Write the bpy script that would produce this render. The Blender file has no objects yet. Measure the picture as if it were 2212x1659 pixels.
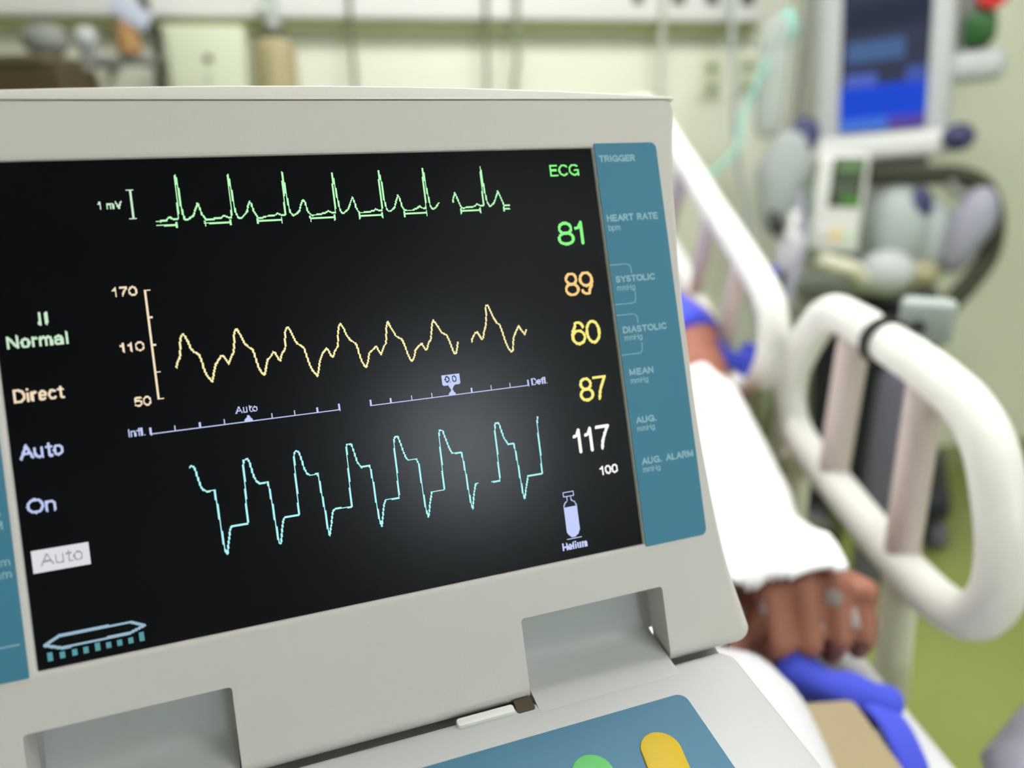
import bpy, bmesh, math, random
import numpy as np
from mathutils import Vector, Matrix, noise

# ------------------------------------------------------------------ camera, light, exposure
S = bpy.context.scene
COL = S.collection
CAM = np.array([0.0, 0.0, 1.27])
B = np.array([[0.99986, -0.01657, 0.0], [-0.00521, -0.31370, 0.94951], [-0.01574, -0.94938, -0.31375]])   # camera axes in the room
FPX, CX, CY = 1625.0, 1106.0, 829.5

cam_data = bpy.data.cameras.new('camera')
cam = bpy.data.objects.new('camera', cam_data)
COL.objects.link(cam)
cm = Matrix.Identity(4)
for i in range(3):
    cm[i][0] = B[i][0]; cm[i][1] = -B[i][1]; cm[i][2] = -B[i][2]; cm[i][3] = CAM[i]
cam.matrix_world = cm
cam_data.sensor_fit = 'HORIZONTAL'
cam_data.sensor_width = 36.0
cam_data.lens = FPX / 2212.0 * 36.0
cam_data.clip_start = 0.02
cam_data.clip_end = 50
cam_data.dof.use_dof = True
cam_data.dof.focus_distance = 0.318
cam_data.dof.aperture_fstop = 3.6
S.camera = cam

S.view_settings.view_transform = 'Standard'
S.view_settings.look = 'None'
S.view_settings.exposure = 0.0
S.view_settings.gamma = 1.0
S.view_settings.use_curve_mapping = False

world = bpy.data.worlds.new('world')
S.world = world
world.use_nodes = True
world.node_tree.nodes['Background'].inputs[0].default_value = (0.75, 0.8, 0.9, 1)
world.node_tree.nodes['Background'].inputs[1].default_value = 0.1

LAMP_POWER = {'head': 37.0, 'foot': 13.0, 'aisle': 3.0}     # radiance of the ceiling diffusers
WINDOW_RADIANCE = 29.0

# ------------------------------------------------------------------ helpers
def ray(px, py):
    return B @ np.array([(px - CX) / FPX, (py - CY) / FPX, 1.0])
def P(px, py, d):
    return CAM + ray(px, py) * d
def onz(px, py, z):
    r = ray(px, py); return CAM + r * ((z - CAM[2]) / r[2])
def onplane(px, py, p0, n):
    r = ray(px, py); return CAM + r * (((np.array(p0) - CAM) @ n) / (r @ n))

def srgb(r, g, b):
    f = lambda c: (c / 255) / 12.92 if c / 255 <= 0.04045 else (((c / 255) + 0.055) / 1.055) ** 2.4
    return (f(r), f(g), f(b), 1.0)

MATS = {}
def mat(name, col, rough=0.5, spec=0.5, metal=0.0, bump=0.0, bscale=200.0, var=0.0, vscale=8.0, trans=0.0, ior=1.45, sheen=0.0, sss=0.0, alpha=1.0):
    if name in MATS: return MATS[name]
    m = bpy.data.materials.new(name); m.use_nodes = True
    nt = m.node_tree; bs = nt.nodes['Principled BSDF']
    bs.inputs['Base Color'].default_value = col
    bs.inputs['Roughness'].default_value = rough
    bs.inputs['Specular IOR Level'].default_value = spec
    bs.inputs['Metallic'].default_value = metal
    bs.inputs['Transmission Weight'].default_value = trans
    bs.inputs['IOR'].default_value = ior
    bs.inputs['Sheen Weight'].default_value = sheen
    bs.inputs['Alpha'].default_value = alpha
    if sss:
        bs.inputs['Subsurface Weight'].default_value = sss
        bs.inputs['Subsurface Radius'].default_value = (0.012, 0.005, 0.003)
    tc = None
    if var or bump:
        tc = nt.nodes.new('ShaderNodeTexCoord')
    if var:
        n = nt.nodes.new('ShaderNodeTexNoise'); n.inputs['Scale'].default_value = vscale; n.inputs['Detail'].default_value = 4
        r = nt.nodes.new('ShaderNodeValToRGB')
        r.color_ramp.elements[0].position = 0.3; r.color_ramp.elements[1].position = 0.7
        r.color_ramp.elements[0].color = tuple(c * (1 - var) for c in col[:3]) + (1,)
        r.color_ramp.elements[1].color = tuple(min(1, c * (1 + var)) for c in col[:3]) + (1,)
        nt.links.new(tc.outputs['Object'], n.inputs['Vector']); nt.links.new(n.outputs['Fac'], r.inputs['Fac'])
        nt.links.new(r.outputs['Color'], bs.inputs['Base Color'])
    if bump:
        n = nt.nodes.new('ShaderNodeTexNoise'); n.inputs['Scale'].default_value = bscale; n.inputs['Detail'].default_value = 3
        b = nt.nodes.new('ShaderNodeBump'); b.inputs['Strength'].default_value = bump; b.inputs['Distance'].default_value = 0.001
        nt.links.new(tc.outputs['Object'], n.inputs['Vector']); nt.links.new(n.outputs['Fac'], b.inputs['Height'])
        nt.links.new(b.outputs['Normal'], bs.inputs['Normal'])
    MATS[name] = m
    return m
def emit(name, col, strength=1.0):
    if name in MATS: return MATS[name]
    m = bpy.data.materials.new(name); m.use_nodes = True
    nt = m.node_tree; bs = nt.nodes['Principled BSDF']
    bs.inputs['Base Color'].default_value = (0.01, 0.01, 0.01, 1)
    bs.inputs['Roughness'].default_value = 0.6
    bs.inputs['Specular IOR Level'].default_value = 0.1
    bs.inputs['Emission Color'].default_value = col
    bs.inputs['Emission Strength'].default_value = strength
    MATS[name] = m
    return m

ORIGIN = {}
def root(name, label, cat, loc, group=None):
    o = bpy.data.objects.new(name, None); COL.objects.link(o)
    o.empty_display_size = 0.05
    o.location = tuple(loc); o['label'] = label; o['category'] = cat
    if group: o['group'] = group
    ORIGIN[o.name] = Vector(tuple(loc))
    return o
def origin_of(o):
    while o.parent is not None: o = o.parent
    return ORIGIN.get(o.name, Vector((0, 0, 0)))
def obj(name, bm, m, parent=None, smooth=True, sharp=32, base=None, label=None):
    """link a bmesh, built in room coordinates, as ONE mesh object"""
    me = bpy.data.meshes.new(name)
    bmesh.ops.remove_doubles(bm, verts=bm.verts, dist=1e-6)
    bmesh.ops.recalc_face_normals(bm, faces=bm.faces)
    if parent is not None: sh = origin_of(parent)
    elif base is not None: sh = Vector(tuple(base))
    else: sh = Vector((0, 0, 0))
    bmesh.ops.translate(bm, verts=bm.verts, vec=-sh)
    bm.to_mesh(me); bm.free()
    if smooth:
        me.polygons.foreach_set('use_smooth', [True] * len(me.polygons))
        if sharp: me.set_sharp_from_angle(angle=math.radians(sharp))
    me.materials.append(m)
    o = bpy.data.objects.new(name, me); COL.objects.link(o)
    if parent is not None: o.parent = parent
    else:
        o.location = sh; ORIGIN[o.name] = sh
    if label: o['label'] = label
    return o
def tag(o, label, cat, group=None):
    o['label'] = label; o['category'] = cat
    if group: o['group'] = group
    return o
def struct(o):
    o['kind'] = 'structure'; return o

def bm_new(): return bmesh.new()
def add_box(bm, lo, hi, M=None, bev=0.0, seg=3):
    """box between two corners in the frame M, bevelled"""
    t = bmesh.new()
    lo = Vector(lo); hi = Vector(hi)
    r = bmesh.ops.create_cube(t, size=1.0)
    for v in t.verts:
        v.co = Vector([(lo[i] + hi[i]) / 2 + v.co[i] * (hi[i] - lo[i]) for i in range(3)])
    if bev > 0:
        bmesh.ops.bevel(t, geom=list(t.edges), offset=bev, segments=seg, profile=0.5, affect='EDGES')
    if M is not None: bmesh.ops.transform(t, matrix=M, verts=t.verts)
    merge(bm, t)
def merge(bm, t):
    me = bpy.data.meshes.new('tmp'); t.to_mesh(me); t.free(); bm.from_mesh(me); bpy.data.meshes.remove(me)
def smooth_path(pts, n=8):
    """Catmull-Rom through points"""
    pts = [np.array(p, float) for p in pts]
    q = [2 * pts[0] - pts[1]] + pts + [2 * pts[-1] - pts[-2]]
    out = []
    for i in range(1, len(q) - 2):
        for k in range(n):
            t = k / n
            a, b, c, d = q[i - 1], q[i], q[i + 1], q[i + 2]
            out.append(0.5 * ((2 * b) + (-a + c) * t + (2 * a - 5 * b + 4 * c - d) * t * t + (-a + 3 * b - 3 * c + d) * t ** 3))
    out.append(pts[-1])
    return out
def closed_path(pts, n=8):
    pts = [np.array(p, float) for p in pts]; k0 = len(pts); out = []
    for i in range(k0):
        a, b, c, d = pts[i - 1], pts[i], pts[(i + 1) % k0], pts[(i + 2) % k0]
        for k in range(n):
            t = k / n
            out.append(0.5 * ((2 * b) + (-a + c) * t + (2 * a - 5 * b + 4 * c - d) * t * t + (-a + 3 * b - 3 * c + d) * t ** 3))
    return out
def add_tube(bm, path, rad, seg=16, closed=False, flat=None, up=None, cap=True, closecap=True):
    """sweep a round (or flattened: flat=(a,b)) section along a path; rad may be a list"""
    path = [Vector(tuple(p)) for p in path]; n = len(path)
    rads = rad if isinstance(rad, (list, tuple, np.ndarray)) else [rad] * n
    tang = []
    for i in range(n):
        if closed: t = path[(i + 1) % n] - path[i - 1]
        else: t = path[min(i + 1, n - 1)] - path[max(i - 1, 0)]
        tang.append(t.normalized())
    ref = Vector(up) if up is not None else (Vector((0, 0, 1)) if abs(tang[0].z) < 0.9 else Vector((1, 0, 0)))
    u = (ref - tang[0] * ref.dot(tang[0])).normalized()
    rings = []
    for i in range(n):
        if up is not None: u = (ref - tang[i] * ref.dot(tang[i])).normalized()
        else: u = (u - tang[i] * u.dot(tang[i])).normalized()
        w = tang[i].cross(u)
        ring = []
        fa, fb = flat if flat else (1, 1)
        for k in range(seg):
            a = 2 * math.pi * k / seg
            ca, sa = math.cos(a), math.sin(a)
            if flat:   # superellipse: a strap with rounded edges
                ca = math.copysign(abs(ca) ** 0.6, ca); sa = math.copysign(abs(sa) ** 0.6, sa)
            ring.append(bm.verts.new(path[i] + (u * ca * fa + w * sa * fb) * rads[i]))
        rings.append(ring)
    m = n if closed else n - 1
    for i in range(m):
        r0, r1 = rings[i], rings[(i + 1) % n]
        for k in range(seg):
            bm.faces.new((r0[k], r0[(k + 1) % seg], r1[(k + 1) % seg], r1[k]))
    if not closed and cap:
        bm.faces.new(rings[0][::-1]); bm.faces.new(rings[-1])
def add_lathe(bm, prof, base, axis=(0, 0, 1), seg=28):
    """profile [(r, h), ...] about an axis through base"""
    ax = Vector(axis).normalized(); b = Vector(tuple(base))
    u = ax.orthogonal().normalized(); w = ax.cross(u)
    rings = []
    for r, h in prof:
        if r < 1e-6: rings.append([bm.verts.new(b + ax * h)])
        else: rings.append([bm.verts.new(b + ax * h + (u * math.cos(2 * math.pi * k / seg) + w * math.sin(2 * math.pi * k / seg)) * r) for k in range(seg)])
    for a, c in zip(rings, rings[1:]):
        for k in range(seg):
            k2 = (k + 1) % seg
            if len(a) == 1 and len(c) == 1: continue
            if len(a) == 1: bm.faces.new((a[0], c[k2], c[k]))
            elif len(c) == 1: bm.faces.new((a[k], a[k2], c[0]))
            else: bm.faces.new((a[k], a[k2], c[k2], c[k]))
    if len(rings[0]) > 1: bm.faces.new(rings[0][::-1])
    if len(rings[-1]) > 1: bm.faces.new(rings[-1])
def add_ball(bm, c, r, M3=None, seg=24):
    """ellipsoid, r = radius or (rx, ry, rz), optional rotation"""
    t = bmesh.new(); bmesh.ops.create_uvsphere(t, u_segments=seg, v_segments=seg // 2, radius=1.0)
    rr = (r, r, r) if isinstance(r, (int, float)) else r
    M = Matrix.Translation(Vector(tuple(c))) @ (M3.to_4x4() if M3 is not None else Matrix.Identity(4)) @ Matrix.Diagonal((*rr, 1))
    bmesh.ops.transform(t, matrix=M, verts=t.verts); merge(bm, t)
def add_cone(bm, a, b, ra, rb, seg=20):
    """round cone from a to b: a limb segment"""
    a = Vector(tuple(a)); b = Vector(tuple(b)); L = (b - a).length
    prof = [(ra * math.sin(t), -ra * math.cos(t)) for t in np.linspace(0, math.pi / 2, 6)]
    prof += [(rb * math.cos(t), L + rb * math.sin(t)) for t in np.linspace(0, math.pi / 2, 6)]
    prof[0] = (0, -ra); prof[-1] = (0, L + rb)
    add_lathe(bm, prof, a, (b - a), seg)
def rrect(x0, y0, x1, y1, r, k=6):
    """rounded rectangle outline; r = radius or four radii for (x1y1, x0y1, x0y0, x1y0)"""
    rs = r if isinstance(r, (tuple, list)) else (r,) * 4
    out = []
    for (cx, cy, sx, sy, a0), q in zip(((x1, y1, -1, -1, 0), (x0, y1, 1, -1, 90), (x0, y0, 1, 1, 180), (x1, y0, -1, 1, 270)), rs):
        for i in range(k + 1):
            a = math.radians(a0 + 90 * i / k)
            out.append((cx + sx * q + q * math.cos(a), cy + sy * q + q * math.sin(a)))
    return out
def add_loft(bm, loops, F=None, cap0=True, cap1=True):
    """bridge loops of equal point count; each loop is a list of 3-D points, mapped by F"""
    rings = []
    for lp in loops:
        rings.append([bm.verts.new(tuple(F(*p)) if F else tuple(p)) for p in lp])
    n = len(rings[0])
    for a, c in zip(rings, rings[1:]):
        for k in range(n):
            bm.faces.new((a[k], a[(k + 1) % n], c[(k + 1) % n], c[k]))
    if cap0: bm.faces.new(rings[0][::-1])
    if cap1: bm.faces.new(rings[-1])
    return rings
def add_slab(bm, outline, z0, z1, F, bev=0.0, seg=3):
    """flat outline (x, y) thickened from z0 to z1, front edge rounded by bev"""
    cx = sum(p[0] for p in outline) / len(outline); cy = sum(p[1] for p in outline) / len(outline)
    loops = [[(x, y, z0) for x, y in outline]]
    if bev <= 0: loops.append([(x, y, z1) for x, y in outline])
    else:
        for i in range(seg + 1):
            a = math.pi / 2 * i / seg; off = bev * (1 - math.cos(a)); z = z1 - bev + bev * math.sin(a)
            loops.append([(x + (off if x < cx else -off), y + (off if y < cy else -off), z) for x, y in outline])
    add_loft(bm, loops, F)
def evaluated(o):
    """freeze an object's modifiers into its mesh"""
    dg = bpy.context.evaluated_depsgraph_get(); dg.update()
    me = bpy.data.meshes.new_from_object(o.evaluated_get(dg)); old = o.data
    o.modifiers.clear(); o.data = me
    return o
def frame(right, up):
    """matrix with x = right, z = up (roughly), y = away"""
    z = Vector(up).normalized(); x = Vector(right); x = (x - z * x.dot(z)).normalized(); y = z.cross(x)
    return Matrix((x, y, z)).transposed()

# ------------------------------------------------------------------ materials
M_case = mat('warm_grey_case_plastic', srgb(216, 210, 209), 0.42, 0.4, bump=0.05, bscale=900)
M_shell = mat('pale_case_plastic', srgb(212, 210, 206), 0.4, 0.4, bump=0.05, bscale=900)
M_deck = mat('darkened_deck_plastic', srgb(188, 190, 192), 0.45, 0.4, bump=0.05, bscale=900)  # same plastic as the case, vignette darkening put into its colour
M_screen = mat('dark_display_panel', srgb(4, 4, 13), 0.23, 0.185)
M_blue = mat('teal_blue_overlay', srgb(72, 134, 166), 0.5, 0.3)
M_bluetext = mat('pale_blue_print', srgb(158, 198, 214), 0.6, 0.2)
M_white_tube = mat('white_enamel_tube', srgb(238, 238, 234), 0.3, 0.5)
M_bar = mat('pinkish_beige_bar', srgb(206, 190, 186), 0.35, 0.5)
M_wall = mat('pale_green_wall_paint', srgb(236, 238, 222), 0.6, 0.3, var=0.03, vscale=2)
M_trim = mat('olive_trim_paint', srgb(160, 163, 118), 0.5, 0.3)
M_ceil = mat('ceiling_paint', srgb(238, 238, 232), 0.8, 0.2)
M_floor = mat('olive_green_vinyl', srgb(150, 160, 88), 0.35, 0.4, var=0.06, vscale=3)
M_sheet = mat('white_cotton', srgb(246, 246, 248), 0.85, 0.15, bump=0.25, bscale=90, sheen=0.2)
M_matt = mat('white_mattress_cover', srgb(206, 207, 211), 0.8, 0.15, bump=0.2, bscale=120)
M_skin = mat('brown_skin', srgb(158, 104, 86), 0.5, 0.4, var=0.10, vscale=18, bump=0.25, bscale=260, sss=0.12)
M_hair = mat('dark_hair', srgb(34, 26, 24), 0.6, 0.3, bump=0.8, bscale=300)
M_gown = mat('bright_blue_cloth', srgb(82, 92, 236), 0.8, 0.15, bump=0.4, bscale=160, sheen=0.2)
M_strap = mat('blue_strap_cloth', srgb(70, 82, 205), 0.8, 0.15, bump=0.4, bscale=200, sheen=0.2)
M_nail = mat('nail', srgb(205, 165, 150), 0.35, 0.5)
M_beige = mat('beige_blanket', srgb(158, 144, 114), 0.9, 0.1, bump=0.5, bscale=200, sheen=0.2)
M_black = mat('black_rubber', srgb(34, 35, 36), 0.5, 0.4)
M_dark = mat('dark_navy_metal', srgb(46, 48, 58), 0.45, 0.4)
M_slate = mat('slate_grey_plastic', srgb(104, 104, 120), 0.5, 0.4)
M_grey = mat('light_grey_plastic', srgb(196, 200, 202), 0.45, 0.4)
M_greyg = mat('green_grey_plastic', srgb(172, 182, 180), 0.5, 0.4)
M_midgrey = mat('mid_grey_plastic', srgb(134, 138, 134), 0.5, 0.4)
M_white = mat('white_plastic', srgb(230, 231, 229), 0.4, 0.4)
M_cream = mat('cream_plastic', srgb(224, 220, 200), 0.45, 0.4)
M_steel = mat('brushed_steel', srgb(176, 178, 178), 0.3, 0.5, metal=0.9)
M_teal = mat('teal_tubing', srgb(150, 205, 192), 0.35, 0.5)
M_hose = mat('dark_olive_hose', srgb(66, 68, 54), 0.55, 0.3)
M_tan = mat('amber_tan_plastic', srgb(170, 160, 122), 0.35, 0.5)
M_amber = mat('orange_amber_plastic', srgb(178, 136, 88), 0.4, 0.5)
M_lav = mat('lavender_grey_bag', srgb(164, 164, 182), 0.5, 0.4)
M_knob = mat('dark_blue_plastic', srgb(66, 68, 108), 0.45, 0.4)
M_brown = mat('dark_brown_plastic', srgb(72, 60, 42), 0.5, 0.3)
M_red = mat('red_plastic', srgb(200, 44, 40), 0.4, 0.5)
M_green = mat('dark_green_plastic', srgb(44, 92, 46), 0.4, 0.5)
M_bag = mat('translucent_grey_film', srgb(198, 206, 206), 0.3, 0.5, trans=0.35, ior=1.1)
M_clear = mat('clear_plastic', srgb(214, 222, 218), 0.15, 0.5, trans=0.5, ior=1.2)

# ------------------------------------------------------------------ the room
WD = np.array([math.cos(math.radians(10)), math.sin(math.radians(10)), 0.0])      # along the head wall
WN = np.array([WD[1], -WD[0], 0.0])                                              # out of the head wall, into the room
W0 = np.array([0.0, 2.4, 0.0])
def onwall(px, py, off=0.0): return onplane(px, py, W0 + WN * off, WN)
XL, XR, YF, ZC = -2.4, 3.3, -3.2, 2.75
def wallpt(x): return W0 + WD * (x / WD[0])
yL, yR = wallpt(XL)[1], wallpt(XR)[1]
def quad_prism(name, a, b, z0, z1, thick, m):
    """wall from a to b (plan points), its inner face on the line, thickness outward to the left of a->b"""
    a = np.array(a, float); b = np.array(b, float); d = (b - a) / np.linalg.norm(b - a); n = np.array([-d[1], d[0]])
    bm = bm_new(); pts = [a - d * thick, b + d * thick, b + d * thick + n * thick, a - d * thick + n * thick]
    add_loft(bm, [[(p[0], p[1], z0) for p in pts], [(p[0], p[1], z1) for p in pts]])
    return struct(obj(name, bm, m, smooth=False))
quad_prism('wall_back', (XL, yL), (XR, yR), 0, ZC, 0.1, M_wall)
quad_prism('wall_left', (XL, YF), (XL, yL), 0, ZC, 0.1, M_wall)
quad_prism('wall_right', (XR, yR), (XR, YF), 0, ZC, 0.1, M_wall)
WX0, WX1, WZ0, WZ1 = 1.9, 2.85, 1.92, 2.7
quad_prism('wall_front', (XR, YF), (WX1, YF), 0, ZC, 0.1, M_wall)
quad_prism('wall_front', (WX0, YF), (XL, YF), 0, ZC, 0.1, M_wall)
bm = bm_new(); add_box(bm, (WX0 - 0.1, YF - 0.1, 0), (WX1 + 0.1, YF - 0.0005, WZ0)); add_box(bm, (WX0 - 0.1, YF - 0.1, WZ1), (WX1 + 0.1, YF - 0.0005, ZC))
struct(obj('wall_front', bm, M_wall, smooth=False))
bm = bm_new(); add_box(bm, (XL - 0.1, YF - 0.1, -0.1), (XR + 0.1, yR + 0.1, 0)); struct(obj('floor', bm, M_floor, smooth=False))
bm = bm_new(); add_box(bm, (XL - 0.1, YF - 0.1, ZC), (XR + 0.1, yR + 0.1, ZC + 0.1)); struct(obj('ceiling', bm, M_ceil, smooth=False))
# dark baseboard at the foot of the head wall
bm = bm_new()
for s in (0,):
    a, b = wallpt(XL + 0.01), wallpt(XR - 0.01)
    pts = [a, b, b + WN * 0.015, a + WN * 0.015]
    add_loft(bm, [[(p[0], p[1], 0.0) for p in pts], [(p[0], p[1], 0.1) for p in pts]])
struct(obj('baseboard_back', bm, M_trim, smooth=False))
# the lit window behind the viewer
bm = bm_new(); add_box(bm, (WX0, YF - 0.075, WZ0), (WX1, YF - 0.065, WZ1))
pane = obj('window_1', bm, emit('daylit_frosted_pane', (0.80, 0.90, 1.0, 1), WINDOW_RADIANCE), smooth=False); struct(pane)
bm = bm_new()
for lo, hi in (((WX0, WZ0), (WX1, WZ0 + 0.05)), ((WX0, WZ1 - 0.05), (WX1, WZ1)), ((WX0, WZ0), (WX0 + 0.05, WZ1)), ((WX1 - 0.05, WZ0), (WX1, WZ1)), (((WX0 + WX1) / 2 - 0.025, WZ0), ((WX0 + WX1) / 2 + 0.025, WZ1))):
    add_box(bm, (lo[0], YF - 0.06, lo[1]), (hi[0], YF - 0.01, hi[1]), bev=0.004)
obj('window_frame', bm, M_white, pane)
# ceiling lamps
def ceiling_lamp(x, y, w, l, power, label):
    t = root('ceiling_lamp', label, 'ceiling lamp', (x, y, ZC), 'ceiling lamps')
    bm = bm_new(); add_box(bm, (x - w / 2 - 0.03, y - l / 2 - 0.03, ZC - 0.05), (x + w / 2 + 0.03, y + l / 2 + 0.03, ZC), bev=0.006)
    obj('lamp_housing', bm, M_white, t)
    bm = bm_new(); add_box(bm, (x - w / 2, y - l / 2, ZC - 0.06), (x + w / 2, y + l / 2, ZC - 0.045), bev=0.004)
    obj('diffuser', bm, emit('diffuser_%s' % power, (1.0, 0.975, 0.955, 1), LAMP_POWER[power]), t)
ceiling_lamp(0.2, 1.1, 1.2, 0.30, 'head', 'long white ceiling lamp above the head of the bed')
ceiling_lamp(1.15, 0.0, 1.2, 0.30, 'foot', 'long white ceiling lamp above the foot of the bed')
ceiling_lamp(1.9, -1.4, 1.2, 0.30, 'aisle', 'long white ceiling lamp near the window')

# ------------------------------------------------------------------ stroke letters
def arc(cx, cy, rx, ry, a0, a1, n=14):
    return [(cx + rx * math.cos(math.radians(a0 + (a1 - a0) * i / n)), cy + ry * math.sin(math.radians(a0 + (a1 - a0) * i / n))) for i in range(n + 1)]
def glyphs():
    G = {}
    G['0'] = (0.62, [arc(0.29, 0.5, 0.29, 0.5, 0, 360, 26)])
    G['1'] = (0.45, [[(0.0, 0.72), (0.12, 0.76), (0.24, 1.0), (0.24, 0.0)]])
    G['5'] = (0.62, [[(0.52, 1.0), (0.1, 1.0), (0.03, 0.5)] + arc(0.28, 0.33, 0.29, 0.33, 140, -150, 18)])
    G['6'] = (0.62, [[(0.54, 0.78)] + arc(0.31, 0.76, 0.23, 0.24, 20, 120, 6) + arc(0.42, 0.4, 0.4, 0.5, 130, 190, 6), arc(0.3, 0.31, 0.28, 0.31, 0, 360, 22)])
    G['7'] = (0.6, [[(0.0, 1.0), (0.56, 1.0), (0.38, 0.66), (0.25, 0.35), (0.18, 0.0)]])
    G['8'] = (0.62, [arc(0.29, 0.75, 0.24, 0.25, 0, 360, 22), arc(0.29, 0.26, 0.29, 0.26, 0, 360, 22)])
    G['9'] = (0.62, [arc(0.29, 0.69, 0.28, 0.31, 0, 360, 22), arc(0.17, 0.6, 0.4, 0.5, -50, 10, 6)[::-1] + arc(0.28, 0.24, 0.23, 0.24, -60, -160, 6)])
    G['A'] = (0.78, [[(0.0, 0.0), (0.36, 1.0), (0.72, 0.0)], [(0.12, 0.34), (0.60, 0.34)]])
    G['B'] = (0.66, [[(0, 0), (0, 1), (0.35, 1)] + arc(0.35, 0.76, 0.2, 0.24, 90, -90, 8) + [(0, 0.52)], [(0.35, 0.52)] + arc(0.35, 0.26, 0.24, 0.26, 90, -90, 8) + [(0, 0)]])
    G['C'] = (0.82, [arc(0.4, 0.5, 0.4, 0.5, 45, 315, 20)])
    G['D'] = (0.76, [[(0, 0), (0, 1), (0.3, 1)] + arc(0.3, 0.5, 0.38, 0.5, 90, -90, 14) + [(0, 0)]])
    G['E'] = (0.66, [[(0.56, 1), (0, 1), (0, 0), (0.58, 0)], [(0, 0.52), (0.5, 0.52)]])
    G['G'] = (0.88, [arc(0.42, 0.5, 0.42, 0.5, 45, 330, 20) + [(0.8, 0.45), (0.46, 0.45)], [(0.8, 0.45), (0.8, 0.0)]])
    G['H'] = (0.74, [[(0, 0), (0, 1)], [(0.6, 0), (0.6, 1)], [(0, 0.53), (0.6, 0.53)]])
    G['I'] = (0.2, [[(0.04, 0), (0.04, 1)]])
    G['L'] = (0.6, [[(0, 1), (0, 0), (0.5, 0)]])
    G['M'] = (0.9, [[(0, 0), (0, 1), (0.37, 0.1), (0.74, 1), (0.74, 0)]])
    G['N'] = (0.78, [[(0, 0), (0, 1), (0.62, 0), (0.62, 1)]])
    G['O'] = (0.94, [arc(0.42, 0.5, 0.42, 0.5, 0, 360, 26)])
    G['R'] = (0.72, [[(0, 0), (0, 1), (0.34, 1)] + arc(0.34, 0.75, 0.22, 0.25, 90, -90, 8) + [(0, 0.5)], [(0.3, 0.5), (0.58, 0)]])
    G['S'] = (0.68, [arc(0.29, 0.74, 0.26, 0.26, 30, 250, 12) + arc(0.29, 0.25, 0.28, 0.25, 75, -150, 12)])
    G['T'] = (0.72, [[(0, 1), (0.64, 1)], [(0.32, 1), (0.32, 0)]])
    G['U'] = (0.76, [[(0, 1), (0, 0.3)] + arc(0.3, 0.3, 0.3, 0.3, 180, 360, 12) + [(0.6, 1)]])
    G['V'] = (0.74, [[(0, 1), (0.34, 0), (0.68, 1)]])
    G['Y'] = (0.74, [[(0, 1), (0.33, 0.5), (0.66, 1)], [(0.33, 0.5), (0.33, 0)]])
    x = 0.73
    bowl = arc(0.24, x / 2, 0.24, x / 2, 0, 360, 20)
    G['a'] = (0.6, [arc(0.23, x * 0.7, 0.21, x * 0.3, 160, 0, 8) + [(0.44, 0)], arc(0.21, x * 0.3, 0.21, x * 0.3, 60, 360, 14) + [(0.44, x * 0.55), (0.3, x * 0.55)]])
    G['b'] = (0.62, [[(0, 1), (0, 0)], arc(0.26, x / 2, 0.25, x / 2, 0, 360, 20)])
    G['c'] = (0.56, [arc(0.24, x / 2, 0.24, x / 2, 50, 310, 14)])
    G['e'] = (0.6, [[(0.02, x * 0.5), (0.48, x * 0.5)] + arc(0.24, x / 2, 0.24, x / 2, 5, 310, 18)])
    G['f'] = (0.36, [[(0.36, 1.0), (0.25, 1.0), (0.14, 0.88), (0.14, 0)], [(0, x), (0.32, x)]])
    G['g'] = (0.62, [arc(0.24, x / 2, 0.24, x / 2, 0, 360, 20), [(0.48, x), (0.48, -0.08)] + arc(0.24, -0.06, 0.24, 0.2, 0, -160, 8)])
    G['i'] = (0.22, [[(0.05, 0), (0.05, x - 0.1)], [(0.05, 0.99), (0.05, 1.02)]])
    G['l'] = (0.22, [[(0.05, 0), (0.05, 1)]])
    G['m'] = (0.88, [[(0, 0), (0, x)], [(0, x * 0.7)] + arc(0.18, x * 0.7, 0.18, x * 0.3, 180, 0, 8) + [(0.36, 0)], [(0.36, x * 0.7)] + arc(0.54, x * 0.7, 0.18, x * 0.3, 180, 0, 8) + [(0.72, 0)]])
    G['n'] = (0.6, [[(0, 0), (0, x)], [(0, x * 0.65)] + arc(0.22, x * 0.65, 0.22, x * 0.35, 180, 0, 10) + [(0.44, 0)]])
    G['o'] = (0.62, [bowl])
    G['p'] = (0.62, [[(0, x), (0, -0.3)], arc(0.26, x / 2, 0.25, x / 2, 0, 360, 20)])
    G['r'] = (0.38, [[(0, 0), (0, x)], [(0, x * 0.6)] + arc(0.2, x * 0.62, 0.2, x * 0.36, 180, 70, 6)])
    G['t'] = (0.36, [[(0.12, 0.95), (0.12, 0.12), (0.2, 0.0), (0.3, 0.0)], [(0, x), (0.28, x)]])
    G['u'] = (0.6, [[(0, x), (0, 0.25)] + arc(0.22, 0.25, 0.22, 0.25, 180, 360, 10) + [(0.44, x)], [(0.44, 0.2), (0.44, 0)]])
    G['.'] = (0.26, [[(0.06, 0.0), (0.06, 0.03)]])
    G[' '] = (0.36, [])
    return G
GL = glyphs()
def text_strokes(s, x, y, w, h, pen):
    """strokes of a word: left edge x, baseline y, overall width w, capital height h (mm, y down), pen width"""
    strokes = []; adv = 0.0; right = 0.0
    for ch in s:
        a, st = GL[ch]
        for q in st:
            strokes.append([(p[0] + adv, p[1]) for p in q])
            right = max(right, max(p[0] + adv for p in q))
        adv += a + 0.75 * pen / h
    kx = (w - pen) / right; ky = h - pen
    return [[(x + pen / 2 + p[0] * kx, y - pen / 2 - p[1] * ky) for p in q] for q in strokes]
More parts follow.
